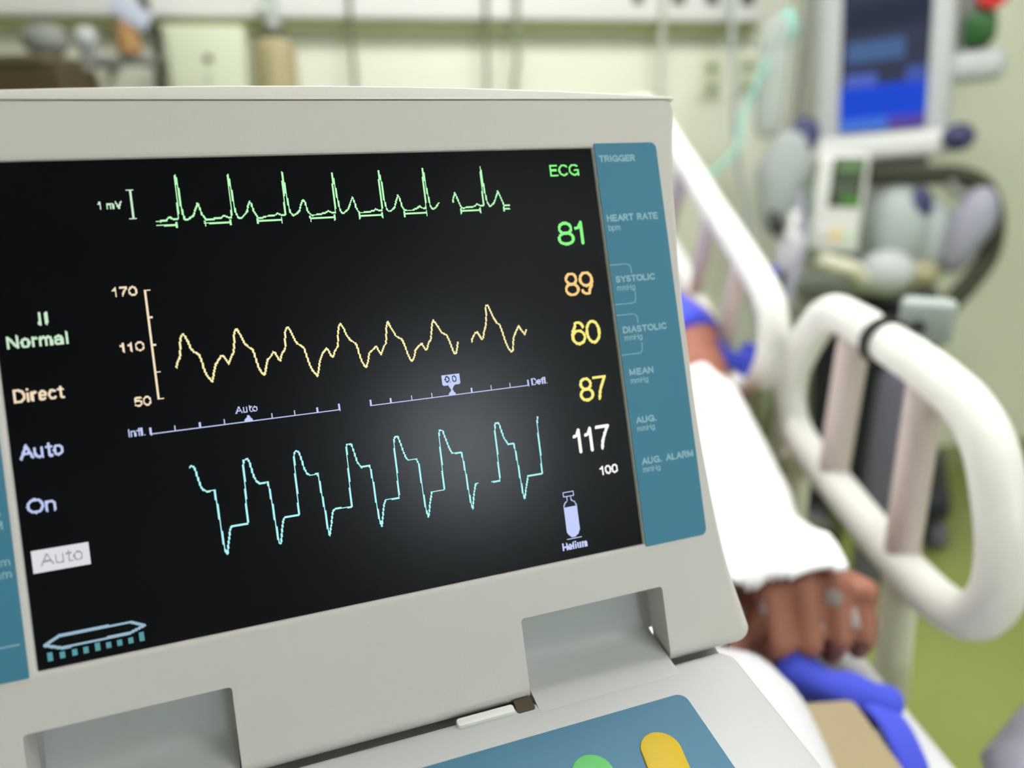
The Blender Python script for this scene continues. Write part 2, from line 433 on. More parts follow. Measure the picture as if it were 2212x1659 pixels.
def raster(strokes, pen, cell):
    """light the square cells within pen/2 of the strokes; returns runs (x0, y0, x1, y1)"""
    segs = []
    for q in strokes:
        if len(q) == 1: q = [q[0], q[0]]
        for a, b in zip(q, q[1:]): segs.append((a[0], a[1], b[0], b[1]))
    on = set()
    for ax, ay, bx, by in segs:
        i0, i1 = int((min(ax, bx) - pen) / cell) - 1, int((max(ax, bx) + pen) / cell) + 1
        j0, j1 = int((min(ay, by) - pen) / cell) - 1, int((max(ay, by) + pen) / cell) + 1
        gx, gy = np.meshgrid((np.arange(i0, i1 + 1) + 0.5) * cell, (np.arange(j0, j1 + 1) + 0.5) * cell)
        dx, dy = bx - ax, by - ay; L2 = dx * dx + dy * dy
        t = np.clip(((gx - ax) * dx + (gy - ay) * dy) / L2, 0, 1) if L2 > 1e-12 else np.zeros_like(gx)
        d = np.hypot(gx - ax - t * dx, gy - ay - t * dy)
        js, is_ = np.nonzero(d <= pen / 2)
        for j, i in zip(js, is_): on.add((j + j0, i + i0))
    return runs(on, cell)
def runs(on, cell):
    out = []; rows = {}
    for j, i in on: rows.setdefault(j, []).append(i)
    for j, xs in rows.items():
        xs.sort(); s = p = xs[0]
        for i in xs[1:] + [None]:
            if i is not None and i == p + 1: p = i; continue
            out.append((s * cell, j * cell, (p + 1) * cell, (j + 1) * cell))
            s = p = i
    return out
def fill_poly(poly, cell):
    """cells inside a polygon"""
    xs = [p[0] for p in poly]; ys = [p[1] for p in poly]; on = set()
    for j in range(int(min(ys) / cell) - 1, int(max(ys) / cell) + 2):
        for i in range(int(min(xs) / cell) - 1, int(max(xs) / cell) + 2):
            x, y = (i + 0.5) * cell, (j + 0.5) * cell; c = False
            for (x0, y0), (x1, y1) in zip(poly, poly[1:] + poly[:1]):
                if (y0 > y) != (y1 > y) and x < (x1 - x0) * (y - y0) / (y1 - y0) + x0: c = not c
            if c: on.add((j, i))
    return runs(on, cell)

# ------------------------------------------------------------------ the console in front (built in millimetres on its screen plane: x right, y down, z out)
R_S = np.array([[0.94300, 0.11243, -0.31327], [0.33302, -0.31773, 0.88776], [0.0, -0.94147, -0.33696]])
_q, _r = np.linalg.qr(R_S); R_S = _q * np.sign(np.diag(_r))
T_S = np.array([-0.19405, 0.28757, 1.26253])
def C(x, y, z):
    return T_S + R_S @ (np.array([x, y, -z]) / 1000.0)
DA = math.radians(118)
def D(x, v, n):
    """on the deck: v towards the viewer from the hinge line, n above the deck"""
    return C(x, 240 - math.cos(DA) * v - math.sin(DA) * n, math.sin(DA) * v - math.cos(DA) * n)

POLE = np.array([-0.83, 0.10])
con = root('balloon_pump_console', 'grey clamshell heart pump console with a dark screen of green, yellow and cyan waveforms', 'medical monitor', (POLE[0], POLE[1], 0.0))
# the lid is waisted: its sides curve in between the corners
WY = [-30, -26, -5, 7, 18, 36, 54, 70, 86, 104, 127, 143, 154, 166, 173, 189, 200, 214, 224, 234, 246]
WX = [296.6, 296.3, 292.7, 290.8, 289.3, 288.0, 286.3, 285.6, 285.4, 285.3, 285.4, 285.9, 286.7, 287.6, 288.1, 289.8, 291.2, 293.8, 296.6, 299.2, 301.0]
def CW(x, y, z):
    w = float(np.interp(y, WY, WX)); d = abs(x - 124)
    if d > 153: d = 153 + (d - 153) * (w - 124 - 153) / (297 - 124 - 153)
    return C(124 + math.copysign(d, x - 124), y, z)
def sided(pts, k, m=18):
    """add points along the two upright sides of a rounded rectangle made with k steps per corner"""
    q = k + 1; out = []
    for c in range(4):
        out += pts[c * q:(c + 1) * q]
        if c in (1, 3):
            a, b = pts[(c + 1) * q - 1], pts[((c + 1) * q) % len(pts)]
            out += [(a[0] + (b[0] - a[0]) * i / (m + 1), a[1] + (b[1] - a[1]) * i / (m + 1)) for i in range(1, m + 1)]
    return out
# lid: front bezel with the screen opening
def ring_loops():
    L = []
    o = lambda d: sided(rrect(-49 + d, -24 + 0.15 * d, 297 - d, 243 - d, max(7 - d, 1.5)), 6)
    i = lambda d: sided(rrect(-1.2 - d, -1.2 - d, 247.2 + d, 186 + d, 0.6 + d), 6)
    L.append([(x, y, -14) for x, y in o(0)])
    for k in range(5):
        a = math.pi / 2 * k / 4
        L.append([(x, y, -3.5 + 5 * math.sin(a)) for x, y in o(5 * (1 - math.cos(a)))])
    L.append([(x, y, 1.5) for x, y in o(5.5)])
    L.append([(x, y, 1.5) for x, y in o(6.5)])
    L.append([(x, y, 1.5) for x, y in i(2.2)])
    L.append([(x, y, 1.5) for x, y in i(1.2)])
    L.append([(x, y, 1.1) for x, y in i(0.3)])
    L.append([(x, y, 0.4) for x, y in i(0.0)])
    L.append([(x, y, -4) for x, y in i(0.0)])
    L.append([(x, y, -14) for x, y in i(0.0)])
    return L
bm = bm_new(); rr_ = ring_loops(); add_loft(bm, rr_ + [rr_[0]], CW, False, False)
lid = obj('lid_bezel', bm, M_case, con, sharp=40)
for x0, x1 in ((-8, 63), (183, 253.5)):
    bm = bm_new()
    add_slab(bm, rrect(x0, 207, x1, 300, (0.5, 0.5, 1.5, 1.5)), -40, 30, C)
    cut = obj('cutter', bm, M_case, con, smooth=False)
    md = lid.modifiers.new('cut', 'BOOLEAN'); md.object = cut; md.operation = 'DIFFERENCE'; md.solver = 'EXACT'
    evaluated(lid); bpy.data.objects.remove(cut)
lid.data.set_sharp_from_angle(angle=math.radians(40))
# lid: back shell, its arched top showing above the seam
arch = [(x, -25.3 - 4.7 * (1 - ((x - 124) / 171.5) ** 2)) for x in np.linspace(295, -47, 40)]
outl = arch + [(-50, y) for y in np.linspace(-20, 200, 18)] + [(-48, 203), (296, 203)] + [(298, y) for y in np.linspace(200, -20, 18)]
outs = [(x, y + 0.4) for x, y in outl]
bm = bm_new()
cxs, cys = 123, 100
def inset(o, d): return [(x + (d if x < cxs else -d) * min(1, abs(x - cxs) / 150), y + (d if y < cys else -d)) for x, y in o]
add_loft(bm, [[(x, y, z) for x, y in inset(outl, d)] for d, z in ((14, -46), (6, -42), (2.5, -34), (1, -26), (1, -9), (1.5, -6.5), (2.8, -5))], CW)
na = len(arch)
def rim_loop(off, z): return [((x - 123) * (1 - off / 172) + 123, y + off) for x, y in arch] + [(-47.5 + off, -23.95), (295.5 - off, -23.95)], z
add_loft(bm, [[(x, y, z) for x, y in lp] for lp, z in (rim_loop(0, -12), rim_loop(0, 0.0), rim_loop(0.15, 0.9), rim_loop(0.5, 1.4), rim_loop(0.9, 1.65))], CW)
obj('lid_back_shell', bm, M_shell, con, sharp=40)
# screen panel
bm = bm_new(); add_slab(bm, rrect(-1, -1, 247, 185.8, 0.3), -5, 0, C)
scr = obj('display_screen', bm, M_screen, con, smooth=False, label='dark display screen')
PX = 246.0 / 640.0
def lit(name, rects, m, z=0.12, parent=None, label=None):
    bm = bm_new()
    for x0, y0, x1, y1 in rects:
        bm.faces.new([bm.verts.new(tuple(C(x, y, z))) for x, y in ((x0, y1), (x1, y1), (x1, y0), (x0, y0))])
    o = obj(name, bm, m, parent or scr, smooth=False)
    if label: o['label'] = label
    return o
E_green = emit('lit_green_trace', srgb(186, 255, 190), 1.0)
E_green2 = emit('lit_green_digits', srgb(140, 255, 138), 1.0)
E_pgreen = emit('lit_pale_green', srgb(205, 238, 205), 1.0)
E_yel = emit('lit_pale_yellow_trace', srgb(255, 240, 178), 1.0)
E_cream = emit('lit_cream', srgb(250, 228, 196), 1.0)
E_or = emit('lit_orange_digits', srgb(255, 212, 134), 1.0)
E_yd = emit('lit_yellow_digits', srgb(255, 240, 130), 1.0)
E_cyan = emit('lit_cyan_trace', srgb(176, 248, 252), 1.0)
E_lav = emit('lit_lavender', srgb(196, 208, 250), 1.0)
E_white = emit('lit_white', srgb(255, 255, 250), 1.0)
E_box = emit('lit_white_box', srgb(222, 218, 226), 1.0)
E_teal = emit('lit_teal', srgb(84, 150, 158), 1.0)
E_steelb = emit('lit_steel_blue', srgb(152, 184, 204), 1.0)
M_ink = emit('unlit_ink', srgb(150, 148, 156), 1.0)
M_ink2 = emit('unlit_dark_ink', srgb(50, 62, 104), 1.0)

# traces, in millimetres on the screen
ECG1 = [(57.3,23.6),(58.6,23.7),(58.9,23.3),(60.8,23.4),(61.3,22.6),(62.2,22.2),(62.9,22.9),(63.8,23.3),(65.1,22.8),(65.5,16.2),(65.5,8.1),(65.9,5.6),(66.4,11.1),(66.6,17.7),(66.9,21.0),(67.4,23.4),(68.4,23.5),(70.6,22.1),(71.8,19.4),(72.8,17.1),(73.4,19.1),(73.8,21.4),(74.9,23.4),(75.2,23.7),(78.1,23.8),(78.5,23.4),(80.8,23.4),(81.9,22.6),(82.9,22.9),(83.7,23.5),(84.7,23.4),(85.1,20.4),(85.1,11.8),(85.4,6.2),(85.8,10.0),(86.2,16.0),(86.4,20.9),(87.3,23.7),(88.4,24.0),(89.7,22.7),(91.0,21.3),(91.6,18.9),(92.3,17.4),(92.9,18.2),(93.6,21.6),(94.6,23.7),(94.9,24.2),(96.7,24.2),(97.2,23.8),(99.6,23.5),(101.6,23.3),(102.8,22.6),(104.1,23.6),(105.6,23.3),(105.8,18.8),(106.2,10.7),(106.3,5.6),(106.7,9.8),(107.1,16.5),(107.6,22.3),(108.7,23.9),(110.4,23.0),(111.5,21.9),(112.4,19.2),(113.4,17.4),(114.1,18.7),(114.6,22.0),(115.5,23.6),(116.6,24.3),(117.0,24.0),(120.0,23.9),(120.4,23.6),(121.7,23.4),(123.0,22.6),(124.6,23.5),(125.9,23.6),(126.0,19.3),(126.2,11.3),(126.5,6.7),(127.0,11.5),(127.4,17.8),(127.9,22.5),(128.7,24.1),(128.7,24.1),(129.5,23.7),(131.4,22.1),(132.3,20.0),(133.6,17.4),(134.2,18.9),(134.7,22.0),(135.6,23.9),(136.4,24.0),(140.1,23.9),(140.6,23.6),(142.0,23.4),(142.8,22.7),(144.3,23.5),(145.5,23.5),(145.7,18.6),(145.8,10.2),(146.1,6.5),(146.7,11.3),(146.8,18.2),(147.5,23.0),(148.4,24.1),(149.2,23.9),(151.0,22.4),(151.9,20.0),(153.0,17.3),(153.7,18.5),(154.2,22.0),(155.2,23.9),(156.2,24.0),(159.0,24.0),(159.5,23.6),(160.7,23.3),(161.9,22.4),(163.2,23.3),(164.6,23.4),(164.9,19.4),(164.9,12.9),(165.2,6.0),(165.7,8.5),(165.9,14.4),(166.5,20.3),(166.7,22.7),(167.6,24.1),(169.2,23.1),(170.7,21.3)]
ECG2 = [(177.2,21.1),(177.2,20.2),(178.4,17.3),(179.1,19.2),(179.8,21.7),(180.6,23.8),(181.8,24.3),(182.7,23.9),(184.8,23.9),(187.0,23.5),(188.0,22.6),(189.6,23.5),(190.9,23.4),(191.0,20.1),(191.5,10.8),(191.6,6.2),(191.9,10.8),(192.3,17.7),(192.8,21.9),(193.7,24.0),(195.5,23.0),(196.8,21.0),(198.4,17.3),(199.2,19.4),(200.6,23.9),(203.1,23.9)]
MARKS = [[(57.2,25.2),(64.3,25.3)],[(64.2,24.3),(64.3,26.3)],[(74.7,24.4),(74.8,26.3)],[(74.7,25.2),(84.2,25.4)],[(84.1,24.4),(84.1,26.4)],[(94.5,24.4),(94.6,26.4)],[(94.6,25.3),(104.0,25.4)],[(104.0,24.5),(104.0,26.4)],[(115.4,24.4),(115.5,26.4)],[(115.5,25.4),(125.3,25.5)],[(125.2,24.5),(125.2,26.5)],[(135.6,24.4),(135.6,26.5)],[(135.7,25.4),(145.4,25.5)],[(145.4,24.5),(145.4,26.5)],[(154.9,24.5),(154.9,26.5)],[(154.9,25.4),(164.7,25.5)],[(164.7,24.5),(164.7,26.5)],[(180.2,24.4),(180.2,26.5)],[(180.2,25.4),(189.2,25.4)],[(189.1,24.4),(189.2,26.5)],[(200.3,24.4),(200.3,26.4)],[(200.3,25.4),(203.0,25.5)]]
AP1 = [(57.7,81.0),(58.0,79.6),(59.2,77.5),(59.7,75.5),(59.9,72.0),(60.7,69.0),(61.4,68.3),(62.1,69.3),(63.1,72.0),(63.6,74.2),(64.5,75.6),(66.3,76.9),(67.0,79.7),(67.6,83.7),(68.5,86.0),(69.9,88.1),(70.7,85.4),(71.8,81.7),(72.7,80.6),(74.3,78.3),(75.1,78.3),(75.9,80.0),(76.8,81.8),(77.6,79.9),(79.1,77.4),(79.7,74.5),(80.0,70.9),(80.7,68.7),(81.4,68.4),(82.5,70.8),(83.7,74.3),(84.9,75.9),(86.5,77.3),(87.0,80.2),(87.7,84.2),(88.6,86.5),(89.7,87.8),(90.5,85.2),(91.6,81.8),(92.9,80.7),(94.1,78.9),(94.8,79.5),(95.7,81.7),(96.4,82.6),(97.4,79.9),(98.9,78.1),(99.3,74.3),(99.8,70.8),(100.6,69.4),(101.2,69.7),(102.1,71.9),(103.1,75.1),(103.9,76.5),(106.2,78.3),(106.8,81.3),(107.6,85.4),(108.5,88.0),(110.1,90.6),(110.9,88.3),(111.9,84.4),(113.3,81.7),(115.2,79.7),(115.8,80.5),(116.6,82.7),(117.4,83.5),(118.4,81.1),(119.9,79.2),(120.5,74.3),(121.3,71.1),(122.1,70.0),(123.0,71.8),(124.0,75.0),(125.1,77.0),(127.2,78.9),(128.1,82.1),(127.5,79.5),(128.0,82.5),(128.7,86.0),(129.6,88.5),(130.3,89.4),(131.5,86.7),(132.3,83.5),(133.4,82.7),(135.6,80.9),(136.3,82.6),(137.2,84.6),(138.1,82.8),(138.9,81.1),(139.9,80.2),(140.4,76.7),(140.8,73.6),(141.8,70.9),(142.3,72.6),(143.4,75.0),(144.5,77.5),(146.8,79.1),(147.7,81.8),(148.6,85.9),(149.4,88.4),(150.0,89.0),(151.2,87.0),(152.0,84.3),(153.1,83.2),(155.1,81.7),(155.8,83.3),(156.4,84.5),(157.2,84.4),(157.9,82.1),(159.3,80.6),(160.1,76.7),(160.7,73.9),(161.4,72.2),(162.3,73.7),(163.3,75.4),(164.4,77.9),(166.5,79.3),(167.4,81.9),(168.2,85.2),(168.9,87.7),(169.6,87.7),(170.4,85.8),(171.0,83.0)]
AP2 = [(177.5,83.3),(177.7,82.1),(179.5,79.6),(180.4,79.3),(181.2,80.8),(182.1,82.6),(182.7,82.4),(183.5,79.8),(184.8,76.7),(185.4,73.4),(185.9,68.1),(186.8,68.0),(187.6,70.3),(189.0,74.2),(190.0,76.1),(191.2,77.1),(192.0,80.5),(192.8,84.5),(193.8,87.9),(195.1,89.7),(195.9,89.0),(196.8,83.7),(198.3,81.1),(200.0,78.5),(201.2,80.8),(202.4,82.5),(203.3,80.8)]
BP1 = [(57.8,120.4),(58.4,119.9),(59.4,120.5),(59.9,122.5),(60.3,125.4),(61.0,128.4),(61.7,129.8),(62.8,130.6),(65.6,130.5),(65.8,133.2),(66.2,140.2),(66.4,148.6),(66.8,154.9),(67.5,156.0),(68.2,152.6),(69.4,147.4),(70.1,145.8),(76.2,145.7),(76.4,145.3),(76.4,140.9),(77.1,130.7),(77.2,123.4),(77.7,120.6),(79.1,120.3),(79.7,121.2),(80.3,125.0),(80.9,128.0),(81.6,129.6),(82.7,130.7),(85.7,130.5),(86.1,134.8),(86.5,142.7),(86.8,150.6),(87.1,155.5),(87.8,155.8),(88.8,150.6),(89.8,146.6),(90.5,145.6),(96.0,145.7),(96.2,141.8),(96.5,131.7),(96.8,123.8),(97.1,120.8),(97.8,119.8),(99.0,120.4),(99.6,123.1),(100.3,127.4),(101.1,129.6),(102.3,130.5),(105.4,130.4),(105.8,137.7),(106.4,146.6),(106.5,152.7),(107.0,156.0),(108.2,151.5),(109.3,146.7),(110.4,145.7),(117.1,146.0),(117.2,145.0),(117.3,139.7),(117.8,128.8),(117.9,122.4),(118.4,120.1),(120.2,120.3),(121.0,124.4),(121.7,128.0),(123.1,130.6),(123.3,130.3),(126.5,130.4),(126.8,132.7),(127.2,139.0),(127.4,147.7),(127.8,153.5),(128.4,156.3),(129.2,152.5),(130.3,147.7),(131.3,145.5),(137.0,145.6),(137.2,143.0),(137.5,134.4),(137.7,125.4),(137.9,121.3),(138.6,120.0),(139.8,120.0),(140.6,123.1),(141.3,126.7),(142.1,129.4),(143.0,130.5),(146.4,130.5),(147.1,132.7),(147.3,138.9),(147.5,147.7),(147.9,153.9),(148.5,155.9),(149.7,150.6),(151.2,145.5),(156.5,145.5),(156.8,145.1),(156.8,140.3),(157.3,130.5),(157.4,122.7),(157.9,119.8),(159.3,120.2),(160.2,124.0),(161.1,127.7),(162.2,130.5),(166.3,130.7),(166.6,133.4),(167.1,140.7),(167.4,148.8),(167.8,154.1),(168.2,155.8),(169.4,150.0),(170.8,145.4),(171.7,145.1)]
BP2 = [(178.2,145.5),(181.6,145.8),(182.0,145.8),(182.2,141.5),(182.5,132.1),(182.7,123.5),(183.2,120.1),(184.9,120.5),(185.5,123.5),(186.5,127.6),(188.0,130.4),(190.6,130.4),(191.1,136.3),(191.5,145.0),(191.9,152.9),(192.4,155.5),(193.8,150.4),(195.3,145.6),(201.7,145.8),(202.2,145.3),(202.3,141.8),(202.6,131.8),(202.8,123.0),(203.4,120.1)]

def trace(name, lines, m, pen=0.62, label=None): return lit(name, raster(lines, pen, PX), m, label=label)
trace('heart_trace', [ECG1, ECG2] + MARKS, E_green, 0.66, 'green heart waveform')
trace('pressure_trace', [AP1, AP2], E_yel, 0.74, 'pale yellow pressure waveform')
trace('balloon_trace', [BP1, BP2], E_cyan, 0.66, 'cyan balloon waveform')
def word(name, s, x, y, w, h, pen, m, cell=PX, parent=None, z=0.12):
    return lit(name, raster(text_strokes(s, x, y, w, h, pen), pen, cell), m, z, parent)
word('heart_heading', 'ECG', 224.9, 11.5, 14.7, 5.5, 0.85, E_green2)
word('heart_rate_number', '81', 224.5, 43.8, 13.0, 11.1, 1.35, E_green2)
word('systolic_number', '89', 224.7, 67.4, 14.7, 11.1, 1.3, E_or)
word('diastolic_number', '60', 224.7, 90.2, 15.1, 11.1, 1.3, E_yd)
word('mean_number', '87', 225.2, 116.4, 14.4, 11.2, 1.35, E_yd)
word('augmented_number', '117', 219.0, 139.4, 18.8, 11.3, 1.45, E_white)
word('alarm_number', '100', 230.2, 151.0, 9.4, 4.3, 0.85, E_white)
word('helium_word', 'Helium', 207.2, 182.0, 12.4, 3.6, 0.75, E_lav)
lit('lead_reading', raster([[(13.4, 55.9), (13.3, 59.9)], [(15.6, 55.8), (15.5, 59.8)]], 0.9, PX), E_pgreen)
word('signal_reading', 'Normal', 1.9, 68.2, 20.0, 5.0, 0.85, E_pgreen)
word('source_reading', 'Direct', 1.9, 88.1, 16.5, 5.0, 0.85, E_cream)
word('mode_reading', 'Auto', 1.6, 109.0, 14.2, 5.5, 0.85, E_lav)
word('alarm_reading', 'On', 1.7, 129.0, 9.4, 5.5, 0.85, E_lav)
word('scale_unit', '1 mV', 37.2, 18.2, 8.6, 3.3, 0.6, E_pgreen)
lit('scale_bar', raster([[(49.15, 10.9), (49.2, 22.1)], [(48.1, 10.9), (50.2, 10.9)], [(48.1, 22.1), (50.2, 22.1)]], 0.62, PX), E_pgreen)
word('axis_number', '170', 38.4, 51.9, 8.9, 3.7, 0.62, E_cream)
word('axis_number', '110', 38.6, 73.3, 8.8, 3.7, 0.62, E_cream)
word('axis_number', '50', 41.3, 94.5, 6.1, 3.7, 0.62, E_cream)
lit('pressure_axis', raster([[(50.0, 50.2), (50.0, 92.4)]] + [[(50.0, y), (51.4, y)] for y in (50.2, 60.8, 71.5, 82.0, 92.4)], 0.62, PX), E_cream)
word('inflation_word', 'Infl.', 37.9, 105.7, 6.0, 3.0, 0.45, E_lav)
word('inflation_setting', 'Auto', 77.0, 102.0, 8.4, 3.0, 0.45, E_lav)
word('deflation_word', 'Defl.', 202.7, 105.8, 7.6, 3.2, 0.45, E_lav)
def slider(name, x0, x1, ticks, tri):
    r = raster([[(x0, 105.5), (x1, 105.5)]] + [[(x, 103.6), (x, 105.4)] for x in ticks], 0.5, PX)
    r += raster([[(x0 + 0.2, 103.4), (x0 + 0.2, 105.5)], [(x1 - 0.2, 103.4), (x1 - 0.2, 105.5)]], 0.85, PX)
    r += fill_poly([(tri - 1.5, 105.5), (tri - 1.4, 104.7), (tri - 0.2, 103.1), (tri + 0.2, 103.1), (tri + 1.4, 104.7), (tri + 1.5, 105.5)], PX)
    return lit(name, r, E_lav)
slider('inflation_slider', 45.6, 117.5, (54.4, 63.4, 72.4, 90.5, 99.4, 108.4), 81.5)
slider('deflation_slider', 130.1, 201.3, (138.8, 147.7, 156.7, 174.5, 183.5, 192.3), 165.7)
lit('deflation_bubble', fill_poly([(162.3, 96.3), (169.4, 96.3), (169.8, 96.7), (169.8, 100.5), (169.4, 100.9), (167.3, 100.9), (166.0, 103.1), (165.4, 103.1), (164.2, 100.9), (162.2, 100.9), (161.8, 100.5), (161.8, 96.7)], PX), E_lav)
word('deflation_number', '0.0', 163.1, 99.9, 5.3, 2.9, 0.5, M_ink2, z=0.2)
lit('mode_box', [(1.3, 142.4, 20.1, 150.7)], E_box)
word('mode_box_word', 'Auto', 4.0, 148.5, 13.8, 4.6, 0.5, M_ink, z=0.2)
lit('pump_bar_outline', raster([[(6.8, 174.7), (30.6, 174.9), (35.2, 177.2), (29.8, 179.0), (7.0, 179.2), (2.0, 177.2), (6.8, 174.7)]], 1.05, PX) , E_steelb)
lit('pump_bar_ticks', [(x, y0, x + 1.7, y1) for x, y0, y1 in ((2.4, 180.0, 183.2), (6.4, 180.6, 183.0), (10.4, 180.6, 183.0), (14.1, 180.6, 183.0), (18.0, 180.0, 183.0), (21.7, 180.6, 182.8), (25.4, 180.6, 182.8), (29.2, 180.6, 182.8), (33.0, 179.4, 182.8))], E_teal)
cyl = fill_poly([(210.1, 162.6), (216.8, 162.6), (216.8, 173.2), (216.0, 175.2), (214.4, 176.3), (212.4, 176.3), (210.9, 175.2), (210.1, 173.2)], PX)
cyl += raster([[(210.9, 155.9), (215.9, 155.9), (215.9, 157.7), (210.9, 157.7), (210.9, 155.9)], [(212.5, 158.0), (212.5, 159.6), (211.0, 160.8), (210.3, 162.6)], [(214.4, 158.0), (214.4, 159.6), (215.9, 160.8), (216.6, 162.6)], [(210.2, 177.1), (216.8, 177.1)]], 0.45, PX)
lit('gas_cylinder_icon', cyl, E_lav)

# the two printed blue strips
def strip(x0, x1, rr):
    bm = bm_new(); add_slab(bm, rrect(x0, -2.8, x1, 187.2, rr), 1.4, 1.9, C)
    return obj('label_strip', bm, M_blue, con, smooth=False, label='teal blue printed strip beside the screen')
right = strip(247.9, 280.8, (3, 0.5, 0.5, 3))
left = strip(-36.2, -3.6, (0.5, 3, 3, 0.5))
CELL = 0.13
def printed(items):
    rs = []
    for s, x, y, w, h, pen in items: rs += raster(text_strokes(s, x, y, w, h, pen), pen, CELL)
    return rs
WORDS = [('TRIGGER', 249.6, 6.1, 19.0, 3.2, 0.74), ('HEART RATE', 249.7, 34.3, 27.1, 3.3, 0.74), ('bpm', 250.0, 38.7, 6.0, 3.0, 0.38),
    ('SYSTOLIC', 250.1, 63.2, 20.8, 3.2, 0.74), ('mmHg', 250.3, 67.1, 9.4, 2.7, 0.38), ('DIASTOLIC', 250.4, 87.2, 23.3, 3.2, 0.74), ('mmHg', 250.8, 90.7, 9.3, 2.7, 0.38),
    ('MEAN', 250.9, 107.2, 12.8, 3.2, 0.74), ('mmHg', 251.0, 111.0, 9.3, 2.7, 0.38), ('AUG.', 251.1, 129.9, 10.9, 3.2, 0.74), ('mmHg', 251.2, 133.6, 9.3, 2.7, 0.38),
    ('AUG. ALARM', 251.3, 149.4, 27.8, 3.3, 0.74), ('mmHg', 251.4, 153.0, 9.2, 2.7, 0.38)]
for wd in WORDS: lit('printed_word', printed([wd]), M_bluetext, 1.95, right)
for y in (0.0, 23.8):
    rs = raster([[(248.2, 54.7 + y), (256.5, 54.6 + y)] + [(256.5 + 2.4 * math.sin(math.radians(a)), 57.0 + y - 2.4 * math.cos(math.radians(a))) for a in (30, 60, 90)] + [(258.9, 59.2 + y)],
                  [(259.4, 68.4 + y), (259.4, 71.2 + y), (258.8, 72.8 + y), (257.6, 73.4 + y), (248.2, 73.4 + y)]], 0.36, CELL)
    lit('printed_bracket', rs, M_bluetext, 1.95, right)
for wd in (('S', -8.3, 128.2, 2.2, 3.2, 0.5), ('M', -8.8, 132.8, 2.9, 3.2, 0.5), ('mm', -11.4, 146.0, 6.4, 3.0, 0.45), ('mm', -11.4, 150.4, 6.4, 3.0, 0.45)): lit('printed_word', printed([wd]), M_bluetext, 1.95, left)
lit('printed_line', raster([[(-22.0, 174.6), (-5.4, 174.6)]], 0.6, CELL), M_bluetext, 1.95, left)

# hinges in the two cut-outs
for x0, x1 in ((-7.2, 62.2), (183.8, 252.6)):
    dk = lambda v, n: (240 - math.cos(DA) * v - math.sin(DA) * n, math.sin(DA) * v - math.cos(DA) * n)
    prof = [(203, -30), (203, -19.5), (214, -18.4), (224, -17.4), (228.5, -16.8), (230.8, -15.6), dk(-15, 0.2), dk(-8, 0.2), dk(0, 0.15), dk(9, 0.12), dk(11.5, 0.1), dk(11.5, -3), dk(-5, -12)]
    bm = bm_new(); add_loft(bm, [[(x, y, z) for y, z in prof] for x in (x0, x1)], C)
    add_slab(bm, rrect(x0 - 6, 200, x1 + 6, 232, 1), -34, -19.2, C)
    obj('hinge', bm, M_deck, con, sharp=40)
# keyboard deck
bm = bm_new(); add_slab(bm, rrect(-40, 3, 285, 172, 7), -42, 0, D, 6, 4)
deck = obj('deck', bm, M_deck, con, sharp=40)
bm = bm_new(); add_slab(bm, rrect(-39, -22, 284, 8, 1.0), -40, -9.5, D, 0.8, 2)
obj('hinge_cover', bm, M_deck, con)
bm = bm_new(); add_slab(bm, rrect(148, 4.2, 173.5, 8.5, 1.2), -1, 1.6, D, 0.8, 2)
obj('lid_latch', bm, M_white, con)
bm = bm_new(); add_slab(bm, rrect(174.5, 2.0, 182.5, 9.0, 1.2), -1, 0.25, D)
obj('latch_slot', bm, M_brown, con)
bm = bm_new(); add_slab(bm, rrect(-2, 21.5, 248, 160, 4.5), -0.5, 0.5, D)
keypad = obj('keypad_panel', bm, mat('darkened_keypad_overlay', srgb(60, 112, 140), 0.5, 0.3), con, label='teal blue keypad panel')  # blue of the label strips, darkened in colour to imitate the vignette
M_gbtn = mat('green_button', srgb(92, 178, 100), 0.5, 0.3)
M_ybtn = mat('yellow_button', srgb(196, 166, 22), 0.5, 0.3)
def stadium(cx, cv, r, L, ang):
    out = []
    for k in range(32):
        a = 2 * math.pi * k / 32
        x = r * math.cos(a); v = r * math.sin(a) + (L if math.sin(a) > 0 else -L)
        c, s = math.cos(ang), math.sin(ang)
        out.append((cx + x * c - v * s, cv + x * s + v * c))
    return out
bm = bm_new(); add_slab(bm, stadium(192.5, 46.0, 8.6, 0.5, 0), 0.3, 1.4, D, 0.6, 2)
obj('round_key', bm, M_gbtn, con, label='green round key')
bm = bm_new(); add_slab(bm, stadium(223.0, 48.5, 8.6, 4.0, math.radians(8)), 0.3, 1.4, D, 0.6, 2)
obj('oval_key', bm, M_ybtn, con, label='yellow oval key')
# the bracket arm and the roll stand that carry it, to the left of the bed
low = D(110, 95, -42); armz = low[2] - 0.012
bm = bm_new(); add_slab(bm, rrect(60, 55, 165, 135, 6), -52, -41, D, 2, 2)
obj('mounting_plate', bm, M_grey, con)
bm = bm_new(); add_tube(bm, [D(110, 95, -47), np.array([-0.35, 0.16, armz]), np.array([POLE[0], POLE[1], armz])], 0.014, 14); obj('support_arm', bm, M_steel, con)
bm = bm_new(); add_tube(bm, [(POLE[0], POLE[1], 0.1), (POLE[0], POLE[1], 1.05)], 0.02, 18); obj('stand_pole', bm, M_steel, con)
for k in range(5):
    a = 2 * math.pi * k / 5 + 0.3; d = np.array([math.cos(a), math.sin(a), 0]); p = np.array([POLE[0], POLE[1], 0.11])
    bm = bm_new(); add_tube(bm, [p, p + d * 0.26 - np.array([0, 0, 0.03])], [0.02, 0.014], 10); leg = obj('stand_leg', bm, M_grey, con)
    bm = bm_new(); add_lathe(bm, [(0, -0.012), (0.036, -0.012), (0.04, 0), (0.036, 0.012), (0, 0.012)], p + d * 0.26 - np.array([0, 0, 0.07]), np.cross(d, [0, 0, 1]), 16); obj('caster', bm, M_black, leg)

